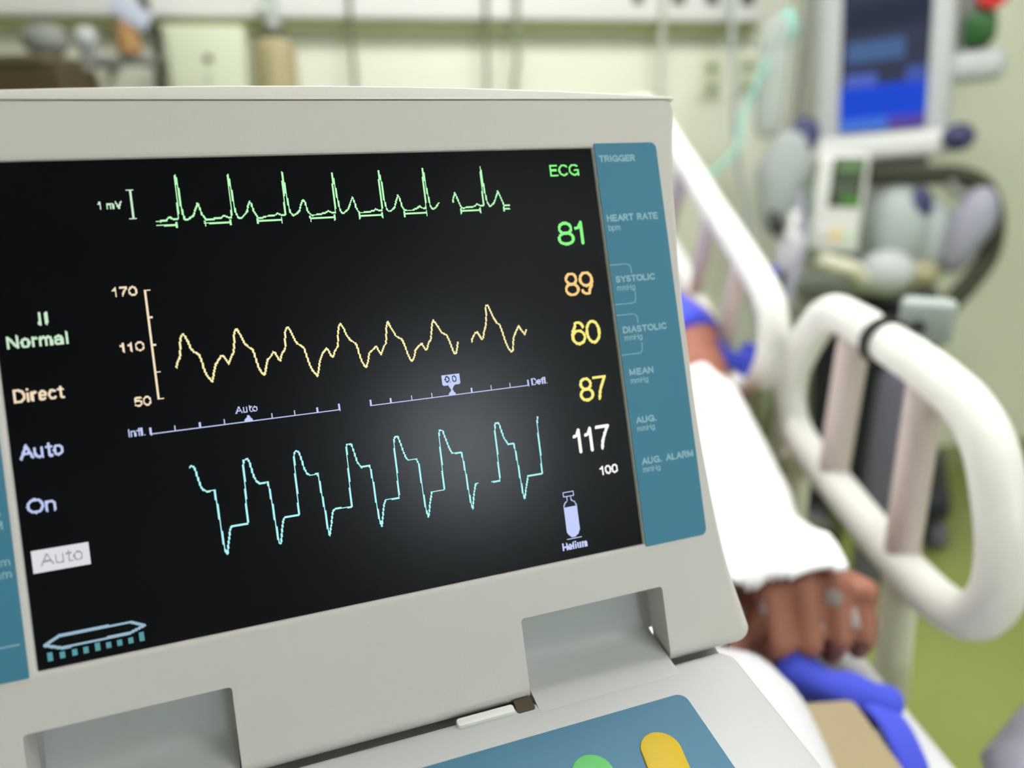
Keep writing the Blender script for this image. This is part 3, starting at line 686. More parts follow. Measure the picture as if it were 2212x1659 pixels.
# ------------------------------------------------------------------ bed
BA = np.array([-0.0850, 0.9964, 0.0]); BBX = np.array([0.9964, 0.0850, 0.0])      # along the bed to its head, across it to the far side
E0 = np.array([0.345, 0.5, 0.0])                                                # on the mattress' far edge
BW = 0.86
def bedp(l, s, z): return E0 + BA * l + BBX * s + np.array([0, 0, z])           # l from the hand, s beyond the far edge (negative = over the bed)
def mat_top(l):
    """mattress height: flat, then rising under the back"""
    if l < 0.15: return 0.80
    if l < 0.35: t = (l - 0.15) / 0.20; return 0.80 + 0.33 * 0.20 * t * t / 2
    return 0.80 + 0.33 * 0.10 + 0.33 * (l - 0.35)
LH, LF = 1.28, -0.85
bed = root('hospital_bed', 'hospital bed with white tubular rails, seen past the right edge of the console', 'bed', bedp(0.1, -BW / 2, 0))
ls = list(np.linspace(LF, LH, 46))
bm = bm_new()
loops = []
for l in ls:
    zt = mat_top(l) - 0.135; loops.append([bedp(l, s, z) for s, z in ((-BW + 0.02, zt - 0.03), (-0.02, zt - 0.03), (-0.02, zt), (-BW + 0.02, zt))])
add_loft(bm, loops); obj('bed_platform', bm, M_grey, bed, sharp=30)
bm = bm_new()
for s in (-BW + 0.06, -0.06): add_tube(bm, [bedp(LF, s, 0.46), bedp(LH, s, 0.46)], 0.025, 12)
for l in (LF, -0.3, 0.4, LH): add_tube(bm, [bedp(l, -BW + 0.06, 0.46), bedp(l, -0.06, 0.46)], 0.022, 12)
for l in (-0.3, 0.3):
    for s in (-BW + 0.1, -0.1): add_tube(bm, [bedp(l, s, 0.46), bedp(l + 0.04, s, 0.65)], 0.02, 12)
obj('bed_frame', bm, M_grey, bed)
for l in (LF + 0.1, LH - 0.1):
    for s in (-BW + 0.08, -0.08):
        bm = bm_new(); add_tube(bm, [bedp(l, s, 0.13), bedp(l, s, 0.46)], 0.02, 12); leg = obj('leg', bm, M_grey, bed)
        bm = bm_new(); add_lathe(bm, [(0, -0.016), (0.062, -0.016), (0.068, 0), (0.062, 0.016), (0, 0.016)], bedp(l, s, 0.068), BBX, 20); obj('caster', bm, M_black, leg)
for nm, l in (('headboard', LH + 0.05), ('footboard', LF - 0.04)):
    bm = bm_new(); M = Matrix.Translation(Vector(tuple(bedp(l, -BW / 2, 0.85)))) @ frame(BBX, (0, 0, 1)).to_4x4()
    add_box(bm, (-BW / 2, -0.02, -0.32), (BW / 2, 0.02, 0.28 if nm == 'headboard' else 0.12), M, 0.015); obj(nm, bm, M_cream, bed)
# rails: two bent tube loops in the upright plane just beyond the far edge
RS = 0.047
rp0 = bedp(0, RS, 0)
def onrail(px, py): return onplane(px, py, rp0, BBX)
R2 = [onrail(*p) for p in ((1850, 697), (1792, 678), (1742, 738), (1708, 820), (1707, 890), (1733, 955), (1800, 1040), (1875, 1135), (1950, 1222), (2030, 1302), (2100, 1332), (2150, 1290), (2168, 1200), (2160, 1080), (2135, 960), (2085, 872), (1995, 793), (1920, 742))]
bm = bm_new(); add_tube(bm, closed_path(R2, 7), 0.0205, 20, closed=True)
rail2 = obj('side_rail', bm, M_white_tube, bed, sharp=0, label='white tube rail loop nearest the foot')
for a, b in (((1850, 705), (1797, 1036)), ((2005, 805), (1945, 1210))):
    bm = bm_new(); add_tube(bm, [onrail(*a), onrail(*b)], 0.0165, 16); obj('rail_bar', bm, M_bar, rail2)
bm = bm_new(); add_tube(bm, [onrail(1950, 1225), onrail(1938, 1330), onrail(1928, 1440), onrail(1925, 1500)], 0.017, 16); add_tube(bm, [onrail(1925, 1495), bedp((onrail(1925, 1495) - E0) @ BA, -0.03, 0.62)], 0.015, 12); obj('rail_post', bm, M_cream, rail2)
bm = bm_new(); q = onrail(1728, 985); add_tube(bm, [q + np.array([0, 0, 0.005]), q - np.array([0, 0, 0.2])], 0.0155, 16); add_tube(bm, [q - BA * 0.012, q + BA * 0.012], 0.022, 16); obj('rail_post', bm, M_cream, rail2)
RS1 = bedp(0, 0.018, 0)
R1 = [onplane(*p, RS1, BBX) for p in ((1400, 232), (1470, 335), (1545, 455), (1620, 570), (1662, 650), (1672, 720), (1660, 790), (1632, 840), (1600, 848), (1570, 805), (1520, 690), (1478, 600), (1430, 500), (1370, 380), (1340, 290), (1355, 235))]
bm = bm_new(); add_tube(bm, closed_path(R1, 7), 0.019, 20, closed=True)
rail1 = obj('side_rail', bm, M_white_tube, bed, sharp=0, label='white tube rail loop nearest the head')
for a, b in (((1540, 450), (1500, 650)), ((1604, 550), (1560, 785)), ((1480, 350), (1440, 520))):
    bm = bm_new(); add_tube(bm, [onplane(*a, RS1, BBX), onplane(*b, RS1, BBX)], 0.0125, 16); obj('rail_bar', bm, M_bar, rail1)
q = onplane(1650, 835, RS1, BBX)
bm = bm_new(); add_tube(bm, [q, q - np.array([0, 0, 0.3])], 0.014, 14); obj('rail_post', bm, mat('pale_green_post', srgb(150, 168, 130), 0.5), rail1)
# grey bumper at the near corner of the bed frame
bm = bm_new(); q = P(2215, 1655, 0.62); add_tube(bm, [q + np.array([0.05, 0.03, 0.02]), q, q + np.array([-0.02, -0.12, -0.05])], [0.028, 0.032, 0.03], 20); add_tube(bm, [q + np.array([-0.01, -0.08, -0.03]), bedp(-0.35, -0.03, 0.655)], 0.015, 10)
obj('corner_bumper', bm, M_lav, bed)

# mattress
bm = bm_new(); loops = []
for l in [LF + 0.005] + list(np.linspace(LF + 0.02, LH - 0.04, 60)) + [LH - 0.02]:
    zt = mat_top(l); e = 0.02 if l in (LF + 0.005, LH - 0.02) else 0.0
    o = [(s, z) for s, z in rrect(-BW + e, zt - 0.13 + e, -e, zt - e, 0.022, 4)]
    loops.append([bedp(l, s, z) for s, z in o])
add_loft(bm, loops)
mt = obj('mattress', bm, M_matt, base=bedp(0.1, -BW / 2, 0.67), sharp=40)
tag(mt, 'white covered mattress on the bed, bare below the hand', 'mattress')

# ------------------------------------------------------------------ the patient: one continuous body
person = root('person', 'person lying under a white sheet in a blue gown, one hand holding a strap', 'person', (0.0, 0.75, 0.81))
def xyz(*v): return np.array(v, float)
SH, HEM, EL, WR = xyz(0.145, 1.345, 1.045), onz(1482, 722, 0.978), onz(1502, 815, 0.945), xyz(0.252, 0.70, 0.852)
bt = bm_new()
pel, wst, chs, nk, hd = xyz(-0.02, 0.79, 0.90), xyz(-0.035, 0.97, 0.94), xyz(-0.045, 1.23, 1.015), xyz(-0.06, 1.43, 1.085), xyz(-0.075, 1.57, 1.15)
FW = frame(BBX, (0, -0.29, 0.957))
add_ball(bt, pel, (0.165, 0.15, 0.095), FW); add_ball(bt, wst, (0.15, 0.17, 0.095), FW); add_ball(bt, chs, (0.165, 0.2, 0.115), FW)
add_ball(bt, xyz(-0.055, 1.33, 1.055), (0.19, 0.1, 0.085), FW)
add_cone(bt, xyz(-0.055, 1.37, 1.075), hd - xyz(0, 0.05, 0.03), 0.062, 0.055)
# head: skull, jaw, nose, lips, brow, ears
up = Vector((0, -0.30, 0.954)); fwd = Vector((0, -0.917, -0.40))     # face looks up along `up`; `fwd` points to the chin
HM = frame(BBX, tuple(up))
def hp(x, y, z): return Vector(tuple(hd)) + HM @ Vector((x, y, z))    # y towards the crown, z out of the face
add_ball(bt, hp(0, 0.035, -0.005), (0.076, 0.098, 0.09)); add_ball(bt, hp(0, 0.03, 0.0), (0.074, 0.095, 0.092), HM)
add_ball(bt, hp(0, -0.05, 0.035), (0.056, 0.06, 0.05), HM); add_ball(bt, hp(0, -0.085, 0.055), (0.028, 0.025, 0.025), HM)
add_cone(bt, hp(0, 0.02, 0.088), hp(0, -0.022, 0.108), 0.009, 0.014); add_ball(bt, hp(0.012, -0.024, 0.098), 0.010); add_ball(bt, hp(-0.012, -0.024, 0.098), 0.010)
add_ball(bt, hp(0, -0.05, 0.087), (0.025, 0.007, 0.009), HM); add_ball(bt, hp(0, -0.06, 0.085), (0.021, 0.007, 0.009), HM)
for sx in (-1, 1):
    add_ball(bt, hp(sx * 0.031, 0.012, 0.075), (0.016, 0.009, 0.011), HM)          # closed eyelids
    add_ball(bt, hp(sx * 0.031, 0.03, 0.08), (0.024, 0.008, 0.010), HM)            # brow
    add_ball(bt, hp(sx * 0.079, 0.0, -0.01), (0.010, 0.03, 0.02), HM)              # ear
    add_ball(bt, hp(sx * 0.04, -0.02, 0.06), (0.025, 0.03, 0.025), HM)             # cheek
# far (left) arm: shoulder, upper arm, elbow, forearm
add_cone(bt, SH, HEM, 0.058, 0.050); add_cone(bt, HEM, EL, 0.050, 0.041); add_cone(bt, EL, EL * 0.6 + WR * 0.4, 0.044, 0.043)
add_cone(bt, EL * 0.6 + WR * 0.4, WR, 0.043, 0.030)
add_ball(bt, EL + xyz(0.012, 0.006, 0.008), 0.034)
# near (right) arm, resting by the side
add_cone(bt, xyz(-0.235, 1.31, 1.045), xyz(-0.33, 1.06, 0.935), 0.058, 0.044); add_cone(bt, xyz(-0.33, 1.06, 0.935), xyz(-0.30, 0.78, 0.87), 0.043, 0.03)
add_ball(bt, xyz(-0.29, 0.70, 0.855), (0.042, 0.055, 0.02))
for k in range(4): add_cone(bt, xyz(-0.325 + k * 0.0205, 0.66, 0.85), xyz(-0.322 + k * 0.021, 0.58 - 0.012 * (1.5 - abs(k - 1.5)), 0.832), 0.0095, 0.008)
add_cone(bt, xyz(-0.255, 0.72, 0.855), xyz(-0.225, 0.645, 0.845), 0.012, 0.009)
# legs
for sx in (-1, 1):
    h, k, an = pel + xyz(sx * 0.09, -0.03, -0.015), xyz(-0.06 + sx * 0.10, 0.31, 0.862), xyz(-0.03 + sx * 0.10, -0.10, 0.85)
    add_cone(bt, h, k, 0.078, 0.056); add_cone(bt, k, k * 0.6 + an * 0.4, 0.055, 0.052); add_cone(bt, k * 0.6 + an * 0.4, an, 0.052, 0.034)
    add_cone(bt, an, an + xyz(0.01 * sx, -0.05, 0.10), 0.036, 0.026); add_cone(bt, an, an + xyz(0, 0.035, -0.012), 0.034, 0.03)
# far hand: palm, four bent fingers closed on the strap, thumb from the side of the palm
KN = [onz(px, py, z) for px, py, z in ((1668, 1280, 0.886), (1735, 1264, 0.893), (1804, 1262, 0.891), (1866, 1280, 0.883))]
for k in range(4): add_cone(bt, WR + (KN[k] - KN[1]) * 0.45 + xyz(0, -0.01, -0.003), KN[k], 0.02, 0.0135)
add_ball(bt, (WR * 0.4 + (KN[1] + KN[2]) * 0.3), (0.034, 0.036, 0.018), frame(BBX, (0, -0.1, 1)))
TIPS = []
for k in range(4):
    s = (1.08, 1.2, 1.15, 0.95)[k]; r = (0.0103, 0.0106, 0.0103, 0.0094)[k]
    m = KN[k]; p = m + xyz((1.5 - k) * 0.002, -0.022, -0.034) * s; d = p + xyz(0, 0.012, -0.022) * s; t = d + xyz(0, 0.019, 0.0) * s
    d[2] = max(d[2], 0.8135); t[2] = max(t[2], 0.8125)
    add_cone(bt, m, p, r * 1.12, r); add_cone(bt, p, d, r, r * 0.92); add_cone(bt, d, t, r * 0.92, r * 0.82); TIPS.append((d, t, r))
    add_ball(bt, m + xyz(0, -0.001, 0.002), r * 1.18)
th0, th1, th2, th3 = WR + xyz(-0.026, -0.02, -0.012), onz(1650, 1330, 0.858), onz(1618, 1370, 0.838), onz(1585, 1398, 0.828)
add_cone(bt, th0, th1, 0.017, 0.0125); add_cone(bt, th1, th2, 0.0125, 0.0112); add_cone(bt, th2, th3, 0.0112, 0.0092)
me = bpy.data.meshes.new('body'); bt.to_mesh(me); bt.free()
body = bpy.data.objects.new('body', me); COL.objects.link(body)
md = body.modifiers.new('r', 'REMESH'); md.mode = 'VOXEL'; md.voxel_size = 0.0034
md = body.modifiers.new('s', 'SMOOTH'); md.iterations = 5; md.factor = 0.5
evaluated(body); me = body.data
me.transform(Matrix.Translation(-Vector((0.0, 0.75, 0.81))))
me.polygons.foreach_set('use_smooth', [True] * len(me.polygons)); me.materials.clear(); me.materials.append(M_skin)
body.parent = person
for (d, t, r) in TIPS:
    dv = Vector(tuple(t - d)).normalized(); bm = bm_new(); add_ball(bm, Vector(tuple(d * 0.25 + t * 0.75)) + Vector((0, 0, -r * 0.78)) + dv * 0.002, (r * 0.62, r * 0.8, 0.0018), frame(BBX, (0, 0, 1)), 14); obj('fingernail', bm, M_nail, person)
dv = Vector(tuple(th3 - th2)).normalized(); bm = bm_new(); add_ball(bm, Vector(tuple(th3)) + Vector((0, -0.001, 0.0075)), (0.0058, 0.007, 0.0018), frame((0.8, -0.6, 0), (0, 0, 1)), 14); obj('fingernail', bm, M_nail, person)
bm = bm_new()
add_ball(bm, hp(0, 0.045, -0.018), (0.081, 0.1, 0.09), HM, 32)
obj('hair', bm, M_hair, person)
# pale round pads stuck on the hand
from mathutils.bvhtree import BVHTree
_bv = BVHTree.FromPolygons([v.co + Vector((0.0, 0.75, 0.81)) for v in body.data.vertices], [tuple(p.vertices) for p in body.data.polygons])
for px, py, r, lab in ((1646, 1312, 0.0075, 'small pale round pad stuck on the thumb side of the hand'), (1800, 1290, 0.0075, 'small grey round pad stuck on the middle of the knuckles'), (1848, 1335, 0.009, 'small grey round pad stuck below the little finger knuckle')):
    h_, n_, _i, _d = _bv.ray_cast(Vector(tuple(CAM)), Vector(tuple(ray(px, py))).normalized())
    if h_ is None: continue
    bm = bm_new(); add_lathe(bm, [(0, -0.001), (r, -0.001), (r, 0.0008), (r * 0.85, 0.0013), (r * 0.35, 0.0016), (0, 0.0018)], h_, n_, 20)
    tag(obj('adhesive_pad', bm, mat('pale_pad', srgb(156, 146, 143), 0.6), base=h_), lab, 'pad', 'pads on the hand')
# gown: torso shell and the sleeve that ends above the elbow
def gown_ring(c, ax, rx, rz, upv=(0, -0.38, 0.92), n=36):
    F_ = frame(BBX, upv); return [Vector(tuple(c)) + F_ @ Vector((rx * math.cos(2 * math.pi * k / n) * (1 + 0.012 * math.sin(7 * k)), 0, rz * math.sin(2 * math.pi * k / n) * (1 + 0.02 * math.sin(5 * k + 1)))) for k in range(n)]
bm = bm_new()
add_loft(bm, [gown_ring(c, None, rx, rz) for c, rx, rz in ((xyz(-0.02, 0.70, 0.905), 0.185, 0.11), (xyz(-0.025, 0.87, 0.92), 0.18, 0.112), (xyz(-0.035, 1.08, 0.965), 0.18, 0.122), (xyz(-0.045, 1.23, 1.02), 0.195, 0.128), (xyz(-0.055, 1.33, 1.062), 0.205, 0.105), (xyz(-0.06, 1.38, 1.08), 0.15, 0.085), (xyz(-0.06, 1.405, 1.088), 0.09, 0.075))], None, False, False)
obj('gown', bm, M_gown, person, sharp=0)
def sleeve(a, b, r0, r1, name):
    bm = bm_new(); n = 12
    path = [a * (1 - t) + b * t for t in np.linspace(0, 1, n)]
    rad = [r0 * (1 - t) + r1 * t + 0.0025 * math.sin(t * 16) for t in np.linspace(0, 1, n)]
    inner = [p for p in path[::-1]][:6]
    add_tube(bm, path + inner, rad + [r - 0.004 for r in rad[::-1]][:6], 28, cap=False)
    return obj(name, bm, M_gown, person, sharp=0)
sleeve(SH - (HEM - SH) * 0.2, HEM + (EL - HEM) * 0.42, 0.068, 0.058, 'sleeve')
sleeve(xyz(-0.22, 1.335, 1.05), xyz(-0.29, 1.16, 0.98), 0.072, 0.064, 'sleeve')

# ------------------------------------------------------------------ pillow, sheet, straps, blanket
bm = bm_new(); pc = xyz(-0.06, 1.53, 1.155)
t_ = bmesh.new(); bmesh.ops.create_uvsphere(t_, u_segments=40, v_segments=20, radius=1)
for v in t_.verts:
    q = v.co; x = math.copysign(abs(q.x) ** 0.55, q.x); y = math.copysign(abs(q.y) ** 0.55, q.y)
    v.co = Vector((x * 0.30, y * 0.17, q.z * 0.055 + 0.004 * noise.noise(Vector((x * 3, y * 3, 0)))))
bmesh.ops.transform(t_, matrix=Matrix.Translation(Vector((-0.075, 1.60, 1.055))) @ frame(BBX, (0.0, -0.29, 0.957)).to_4x4(), verts=t_.verts); merge(bm, t_)
pil = obj('pillow', bm, M_sheet, base=(-0.075, 1.60, 1.0), sharp=0); tag(pil, 'white pillow under the head, behind the console', 'pillow')

def cap_h(p, a, b, r):
    """top of a capsule's shadow at plan point p"""
    a2, b2 = a[:2], b[:2]; d = b2 - a2; t = max(0, min(1, (p - a2) @ d / (d @ d))); q = a2 + d * t
    dist = np.hypot(*(p - q)); z = a[2] * (1 - t) + b[2] * t
    return z, r, dist
CAPS = [(pel + xyz(0, -0.13, 0.0), wst, 0.135, 0.215), (wst, chs + xyz(0, 0.06, 0.02), 0.145, 0.215), (pel + xyz(0.09, 0, -0.02), xyz(0.04, 0.31, 0.862), 0.075, 0.085), (pel + xyz(-0.09, 0, -0.02), xyz(-0.16, 0.31, 0.862), 0.075, 0.085),
        (xyz(0.04, 0.31, 0.862), xyz(0.07, -0.10, 0.852), 0.058, 0.065), (xyz(-0.16, 0.31, 0.862), xyz(-0.13, -0.10, 0.852), 0.058, 0.065), (xyz(0.075, -0.12, 0.88), xyz(0.08, -0.17, 0.935), 0.07, 0.07), (xyz(-0.135, -0.12, 0.88), xyz(-0.14, -0.17, 0.935), 0.07, 0.07),
        (EL * 0.8 + WR * 0.2, WR, 0.045, 0.05), (WR, (KN[1] + KN[2]) / 2 + xyz(0, 0.025, 0), 0.022, 0.08), (xyz(-0.33, 1.06, 0.935), xyz(-0.30, 0.78, 0.87), 0.05, 0.055), (xyz(-0.30, 0.78, 0.87), xyz(-0.31, 0.59, 0.84), 0.03, 0.05)]
def sheet_z(x, y):
    p = np.array([x, y]); l = (np.array([x, y, 0]) - E0) @ BA
    z = mat_top(min(max(l, LF), LH)) + 0.006
    for a, b, r, w in CAPS:
        zc, rr, dist = cap_h(p, a, b, r)
        top = zc + rr
        if dist < w * 0.6: h = top - 0.25 * rr * (dist / (w * 0.6)) ** 2
        else: h = top - 0.25 * rr - (dist - w * 0.6) * 1.25
        z = max(z, h)
    return z
NL, NS = 420, 130
EDGE = sorted((((q - E0) @ BA, (q - E0) @ BBX) for q in (onz(*p) for p in ((1465, 715, 0.99), (1497, 772, 0.972), (1530, 820, 0.945), (1558, 862, 0.92), (1600, 920, 0.90), (1640, 962, 0.88), (1690, 1045, 0.86), (1728, 1120, 0.85), (1766, 1172, 0.86), (1806, 1230, 0.88)))))
ELs = [e[0] for e in EDGE]; ESs = [min(e[1], 0.015) - 0.022 - 0.022 * min(1, max(0, (e[0] - 0.28) / 0.12)) for e in EDGE]
bm = bm_new(); grid = {}
L0, L1 = -0.8, 0.80
zs = np.zeros((NL + 1, NS + 1)); xy = {}
for i in range(NL + 1):
    l = L0 + (L1 - L0) * i / NL
    edge = float(np.interp(l, ELs, ESs)) - 0.003 * math.sin(l * 40)
    for j in range(NS + 1):
        s = (-BW + 0.01) + (edge + BW - 0.01) * j / NS
        q = bedp(l, s, 0); xy[i, j] = q; zs[i, j] = sheet_z(q[0], q[1]) - max(0, s + 0.006) * 1.5
for it in range(9):
    zz = zs.copy(); zz[1:-1, 1:-1] = (zs[1:-1, 1:-1] * 2 + zs[:-2, 1:-1] + zs[2:, 1:-1] + zs[1:-1, :-2] + zs[1:-1, 2:]) / 6
    zs = np.maximum(zz, zs - 0.004)
def wrinkle(x, y): return 0.006 * noise.noise(Vector((x * 9 + y * 4, y * 5, 0.3))) + 0.003 * noise.noise(Vector((x * 24, y * 15, 1.7)))
for (i, j), q in xy.items(): grid[i, j] = bm.verts.new((q[0], q[1], zs[i, j] + 0.006 + max(0, wrinkle(q[0], q[1]) + 0.002)))
bm.verts.ensure_lookup_table()
HANDL = (onz(1700, 1224, 0.908) - E0) @ BA
for i in range(NL):
    for j in range(NS):
        q = xy[i, j]; l = (q - E0) @ BA; s = (q - E0) @ BBX
        if s > -0.215 and l < HANDL - 0.2 * (s + 0.215) + 0.45 * max(0, -(s + 0.11)) + 1.1 * max(0, s + 0.06) + 0.003 * math.sin(s * 60): continue          # the hand comes out of the sheet here
        bm.faces.new((grid[i, j], grid[i + 1, j], grid[i + 1, j + 1], grid[i, j + 1]))
bmesh.ops.delete(bm, geom=[v for v in bm.verts if not v.link_faces], context='VERTS')
sh = obj('bed_sheet', bm, M_sheet, base=bedp(0.1, -BW / 2, 0.8), sharp=0)
md = sh.modifiers.new('t', 'SOLIDIFY'); md.thickness = 0.005; md.offset = 1
evaluated(sh); tag(sh, 'white sheet drawn over the patient from shoulder to hand', 'sheet')

def strap(name, pts, w, t, m, parent=None, up=(0, 0, 1), base=None, n=8):
    bm = bm_new(); add_tube(bm, smooth_path(pts, n), 1.0, 20, flat=(t, w), up=up); return obj(name, bm, m, parent, sharp=50, base=base)
st = root('wrist_restraint', 'blue padded strap held in the hand near the bed edge', 'strap', tuple(onz(1800, 1500, 0.80)))
a_, b_ = onz(1728, 1452, 0.826), onz(1885, 1515, 0.820)
bm = bm_new(); pth = smooth_path([a_ + xyz(-0.012, 0.012, 0.0), a_ * 0.6 + b_ * 0.4 + xyz(0, -0.004, -0.002), b_, b_ + xyz(0.012, -0.002, -0.008)], 8)
add_tube(bm, pth, [0.0175 + 0.002 * math.sin(i * 0.7) for i in range(len(pth))], 22); obj('cuff', bm, M_strap, st, sharp=0)
strap('tie', [b_ + xyz(-0.005, 0.003, 0.004), onz(1925, 1560, 0.822), onz(1957, 1620, 0.815), onz(1985, 1690, 0.800), onz(2010, 1760, 0.77)], 0.0135, 0.004, M_strap, st, up=(0.2, -0.3, 0.93))
k2 = root('tie_strap', 'blue strap knotted on the bed beside the patient arm, inside the raised rail loop', 'strap', tuple(P(1600, 790, 1.08)))
strap('band', [P(1535, 735, 1.08), P(1560, 764, 1.075), P(1590, 780, 1.075), P(1615, 786, 1.08), P(1628, 800, 1.08)], 0.012, 0.004, M_strap, k2, up=(0.2, -0.9, 0.3))
bm = bm_new(); pth = smooth_path([P(1610, 812, 1.08), P(1606, 795, 1.08), P(1612, 770, 1.08), P(1624, 750, 1.085)], 8); add_tube(bm, pth, [0.013 + 0.002 * math.sin(i) for i in range(len(pth))], 18); obj('knot', bm, M_strap, k2, sharp=0)

# beige folded blanket at the near corner of the mattress
bm = bm_new(); F_ = Matrix.Translation(Vector(tuple(onz(1900, 1690, 0.80)))) @ frame(BBX, (0, 0, 1)).to_4x4()
for k, (z0, z1, e) in enumerate(((0.004, 0.022, 0.0), (0.02, 0.038, 0.006))): add_box(bm, (-0.085 + e, -0.19, z0 - 0.002), (0.012 - e, 0.062 - e, z1 - 0.006), F_, 0.008, 4)
bl = obj('folded_blanket', bm, M_beige, base=onz(1900, 1690, 0.80), sharp=50); tag(bl, 'folded beige blanket below the blue strap at the bed edge', 'blanket')

# ------------------------------------------------------------------ along the head wall
def wallbox(bm, px0, py0, px1, py1, off0, off1, bev=0.004, ztop=None, zbot=None):
    """box on the head wall whose front face spans two picture corners taken on the wall"""
    a, b = onwall(px0, py0, off1), onwall(px1, py1, off1)
    x0, x1 = sorted(((a - W0) @ WD, (b - W0) @ WD)); z0, z1 = sorted((a[2], b[2]))
    if ztop is not None: z1 = ztop
    if zbot is not None: z0 = zbot
    M = Matrix.Translation(Vector(tuple(W0))) @ Matrix(((WD[0], WN[0], 0), (WD[1], WN[1], 0), (0, 0, 1))).to_4x4()
    add_box(bm, (x0, off0, z0), (x1, off1, z1), M, bev)
    return x0, x1, z0, z1
def wp(x, off, z): return W0 + WD * x + WN * off + np.array([0, 0, z])
zr = onwall(1000, 42, 0.07)[2]
xa, xb = -2.3, (onwall(1655, 60, 0.1) - W0) @ WD
MW = Matrix.Translation(Vector(tuple(W0))) @ Matrix(((WD[0], WN[0], 0), (WD[1], WN[1], 0), (0, 0, 1))).to_4x4()
tr = root('bedhead_trunking', 'long white service panel running along the top of the head wall', 'service panel', wp((xa + xb) / 2, 0.05, zr))
bm = bm_new(); add_box(bm, (xa, 0.001, zr), (xb, 0.07, zr + 0.26), MW, 0.008); obj('panel_body', bm, M_white, tr)
bm = bm_new(); add_box(bm, (xa, 0.001, zr - 0.026), (xb, 0.05, zr), MW, 0.004); obj('lower_trim', bm, M_trim, tr, label='olive green lower edge')
for px, w in ((438, 44), (525, 40), (607, 26), (1385, 20), (1474, 26), (1547, 26), (1624, 28)):
    x = (onwall(px, 12, 0.1) - W0) @ WD; hw = w / 2 / FPX * 2.35
    z0 = zr + (0.072 if px < 700 else 0.045)
    bm = bm_new(); add_box(bm, (x - hw, 0.066, z0), (x + hw, 0.076, z0 + 0.11), MW, 0.004); obj('socket', bm, M_brown, tr)
# cords hanging down the wall
def cord(label, pts, r, m, group='cords hanging down the head wall', name='hanging_cable', off=0.02):
    path = smooth_path([onwall(px, py, off) for px, py in pts], 8)
    bm = bm_new(); add_tube(bm, path, r, 10); o = obj(name, bm, m, base=path[-1], sharp=0); return tag(o, label, 'cord', group)
M_cord = mat('olive_grey_cord', srgb(120, 122, 100), 0.5); M_cordg = mat('green_grey_cord', srgb(138, 150, 124), 0.5); M_cordl = mat('pale_grey_cord', srgb(196, 200, 186), 0.5)
cord('dark cord on the head wall, first one right of the bottle', [(752, -30), (757, 40), (762, 110), (767, 180), (772, 320), (782, 520)], 0.0062, M_cord, off=0.082)
cord('dark cord on the head wall, left one of the close pair', [(1050, -30), (1050, 40), (1051, 110), (1052, 180), (1053, 320), (1055, 520)], 0.0062, M_cord, off=0.082)
cord('greenish cord on the head wall, right one of the close pair', [(1116, -30), (1116, 40), (1113, 80), (1118, 130), (1112, 180), (1110, 320), (1107, 520)], 0.0075, M_cordg, off=0.082)
cord('pale cord on the head wall just above the top right corner of the console', [(1434, -30), (1432, 60), (1428, 140), (1424, 210), (1415, 330), (1405, 520)], 0.0085, M_cordl, off=0.082)
# dispenser box
t = root('wall_cabinet', 'pale green box with a small keyhole on the head wall, left of the bottle', 'wall cabinet', onwall(450, 330, 0.001))
bm = bm_new(); x0, x1, z0, z1 = wallbox(bm, 346, 52, 556, 330, 0.0, 0.16, 0.008); obj('cabinet_body', bm, mat('pale_sage_enamel', srgb(214, 222, 196), 0.5), t)
bm = bm_new(); wallbox(bm, 352, 58, 550, 326, 0.158, 0.166, 0.004); obj('cabinet_door', bm, mat('pale_sage_enamel', srgb(214, 222, 196), 0.5), t)
for py, h in ((127, 12), (170, 6)):
    q = onwall(450, py, 0.166); bm = bm_new(); add_tube(bm, [q - WN * 0.002, q + WN * 0.006], 0.010 if h == 12 else 0.007, 14); obj('keyhole', bm, M_brown if h == 12 else M_greyg, t)
# suction bottle
q = onwall(597, 150, 0.17); z = lambda py: onwall(597, py, 0.17)[2]; k = 2.25 / FPX
t = root('suction_bottle', 'tan suction bottle with a dark neck and pale cap hanging on the head wall', 'bottle', (q[0], q[1], z(330)))
b0 = np.array([q[0], q[1], 0.0])
bm = bm_new(); add_lathe(bm, [(0.045, z(330)), (0.054, z(325)), (0.055, z(110)), (0.052, z(98)), (0.036, z(86)), (0.03, z(82))], b0); obj('bottle_body', bm, M_tan, t)
bm = bm_new(); add_lathe(bm, [(0.029, z(88)), (0.029, z(74)), (0.025, z(66)), (0.022, z(60))], b0); obj('bottle_neck', bm, M_hose, t)
bm = bm_new(); add_lathe(bm, [(0.016, z(62)), (0.02, z(58)), (0.019, z(46)), (0.012, z(41))], b0); obj('cap', bm, M_grey, t)
bm = bm_new(); add_tube(bm, [b0 + np.array([0, 0, z(44)]), b0 + np.array([0, 0, z(-20)])], 0.016, 14); obj('suction_valve', bm, M_greyg, t)
bm = bm_new(); p = onwall(570, 22, 0.19); add_tube(bm, [b0 + np.array([0, 0, z(22)]), p], 0.014, 12); add_ball(bm, p, 0.019); obj('valve_knob', bm, mat('pale_valve_knob', srgb(196, 206, 192), 0.4), t)
bm = bm_new(); p = b0 + np.array([0, 0, z(-5)]); add_tube(bm, [p, p - WN * 0.1], 0.012, 12); p = b0 + np.array([0, 0, z(300)]); add_tube(bm, [p - WN * 0.05, p - WN * 0.168], 0.012, 12); obj('wall_bracket', bm, M_steel, t)
# hose left of the box
path = smooth_path([onwall(px, py, 0.2) for px, py in ((300, -30), (318, 30), (332, 68), (340, 110), (346, 170), (352, 260), (358, 420))], 8)
bm = bm_new(); add_tube(bm, path, 0.0115, 14); tag(obj('suction_hose', bm, M_hose, base=path[-1], sharp=0), 'dark hose looping down beside the pale green box', 'hose')
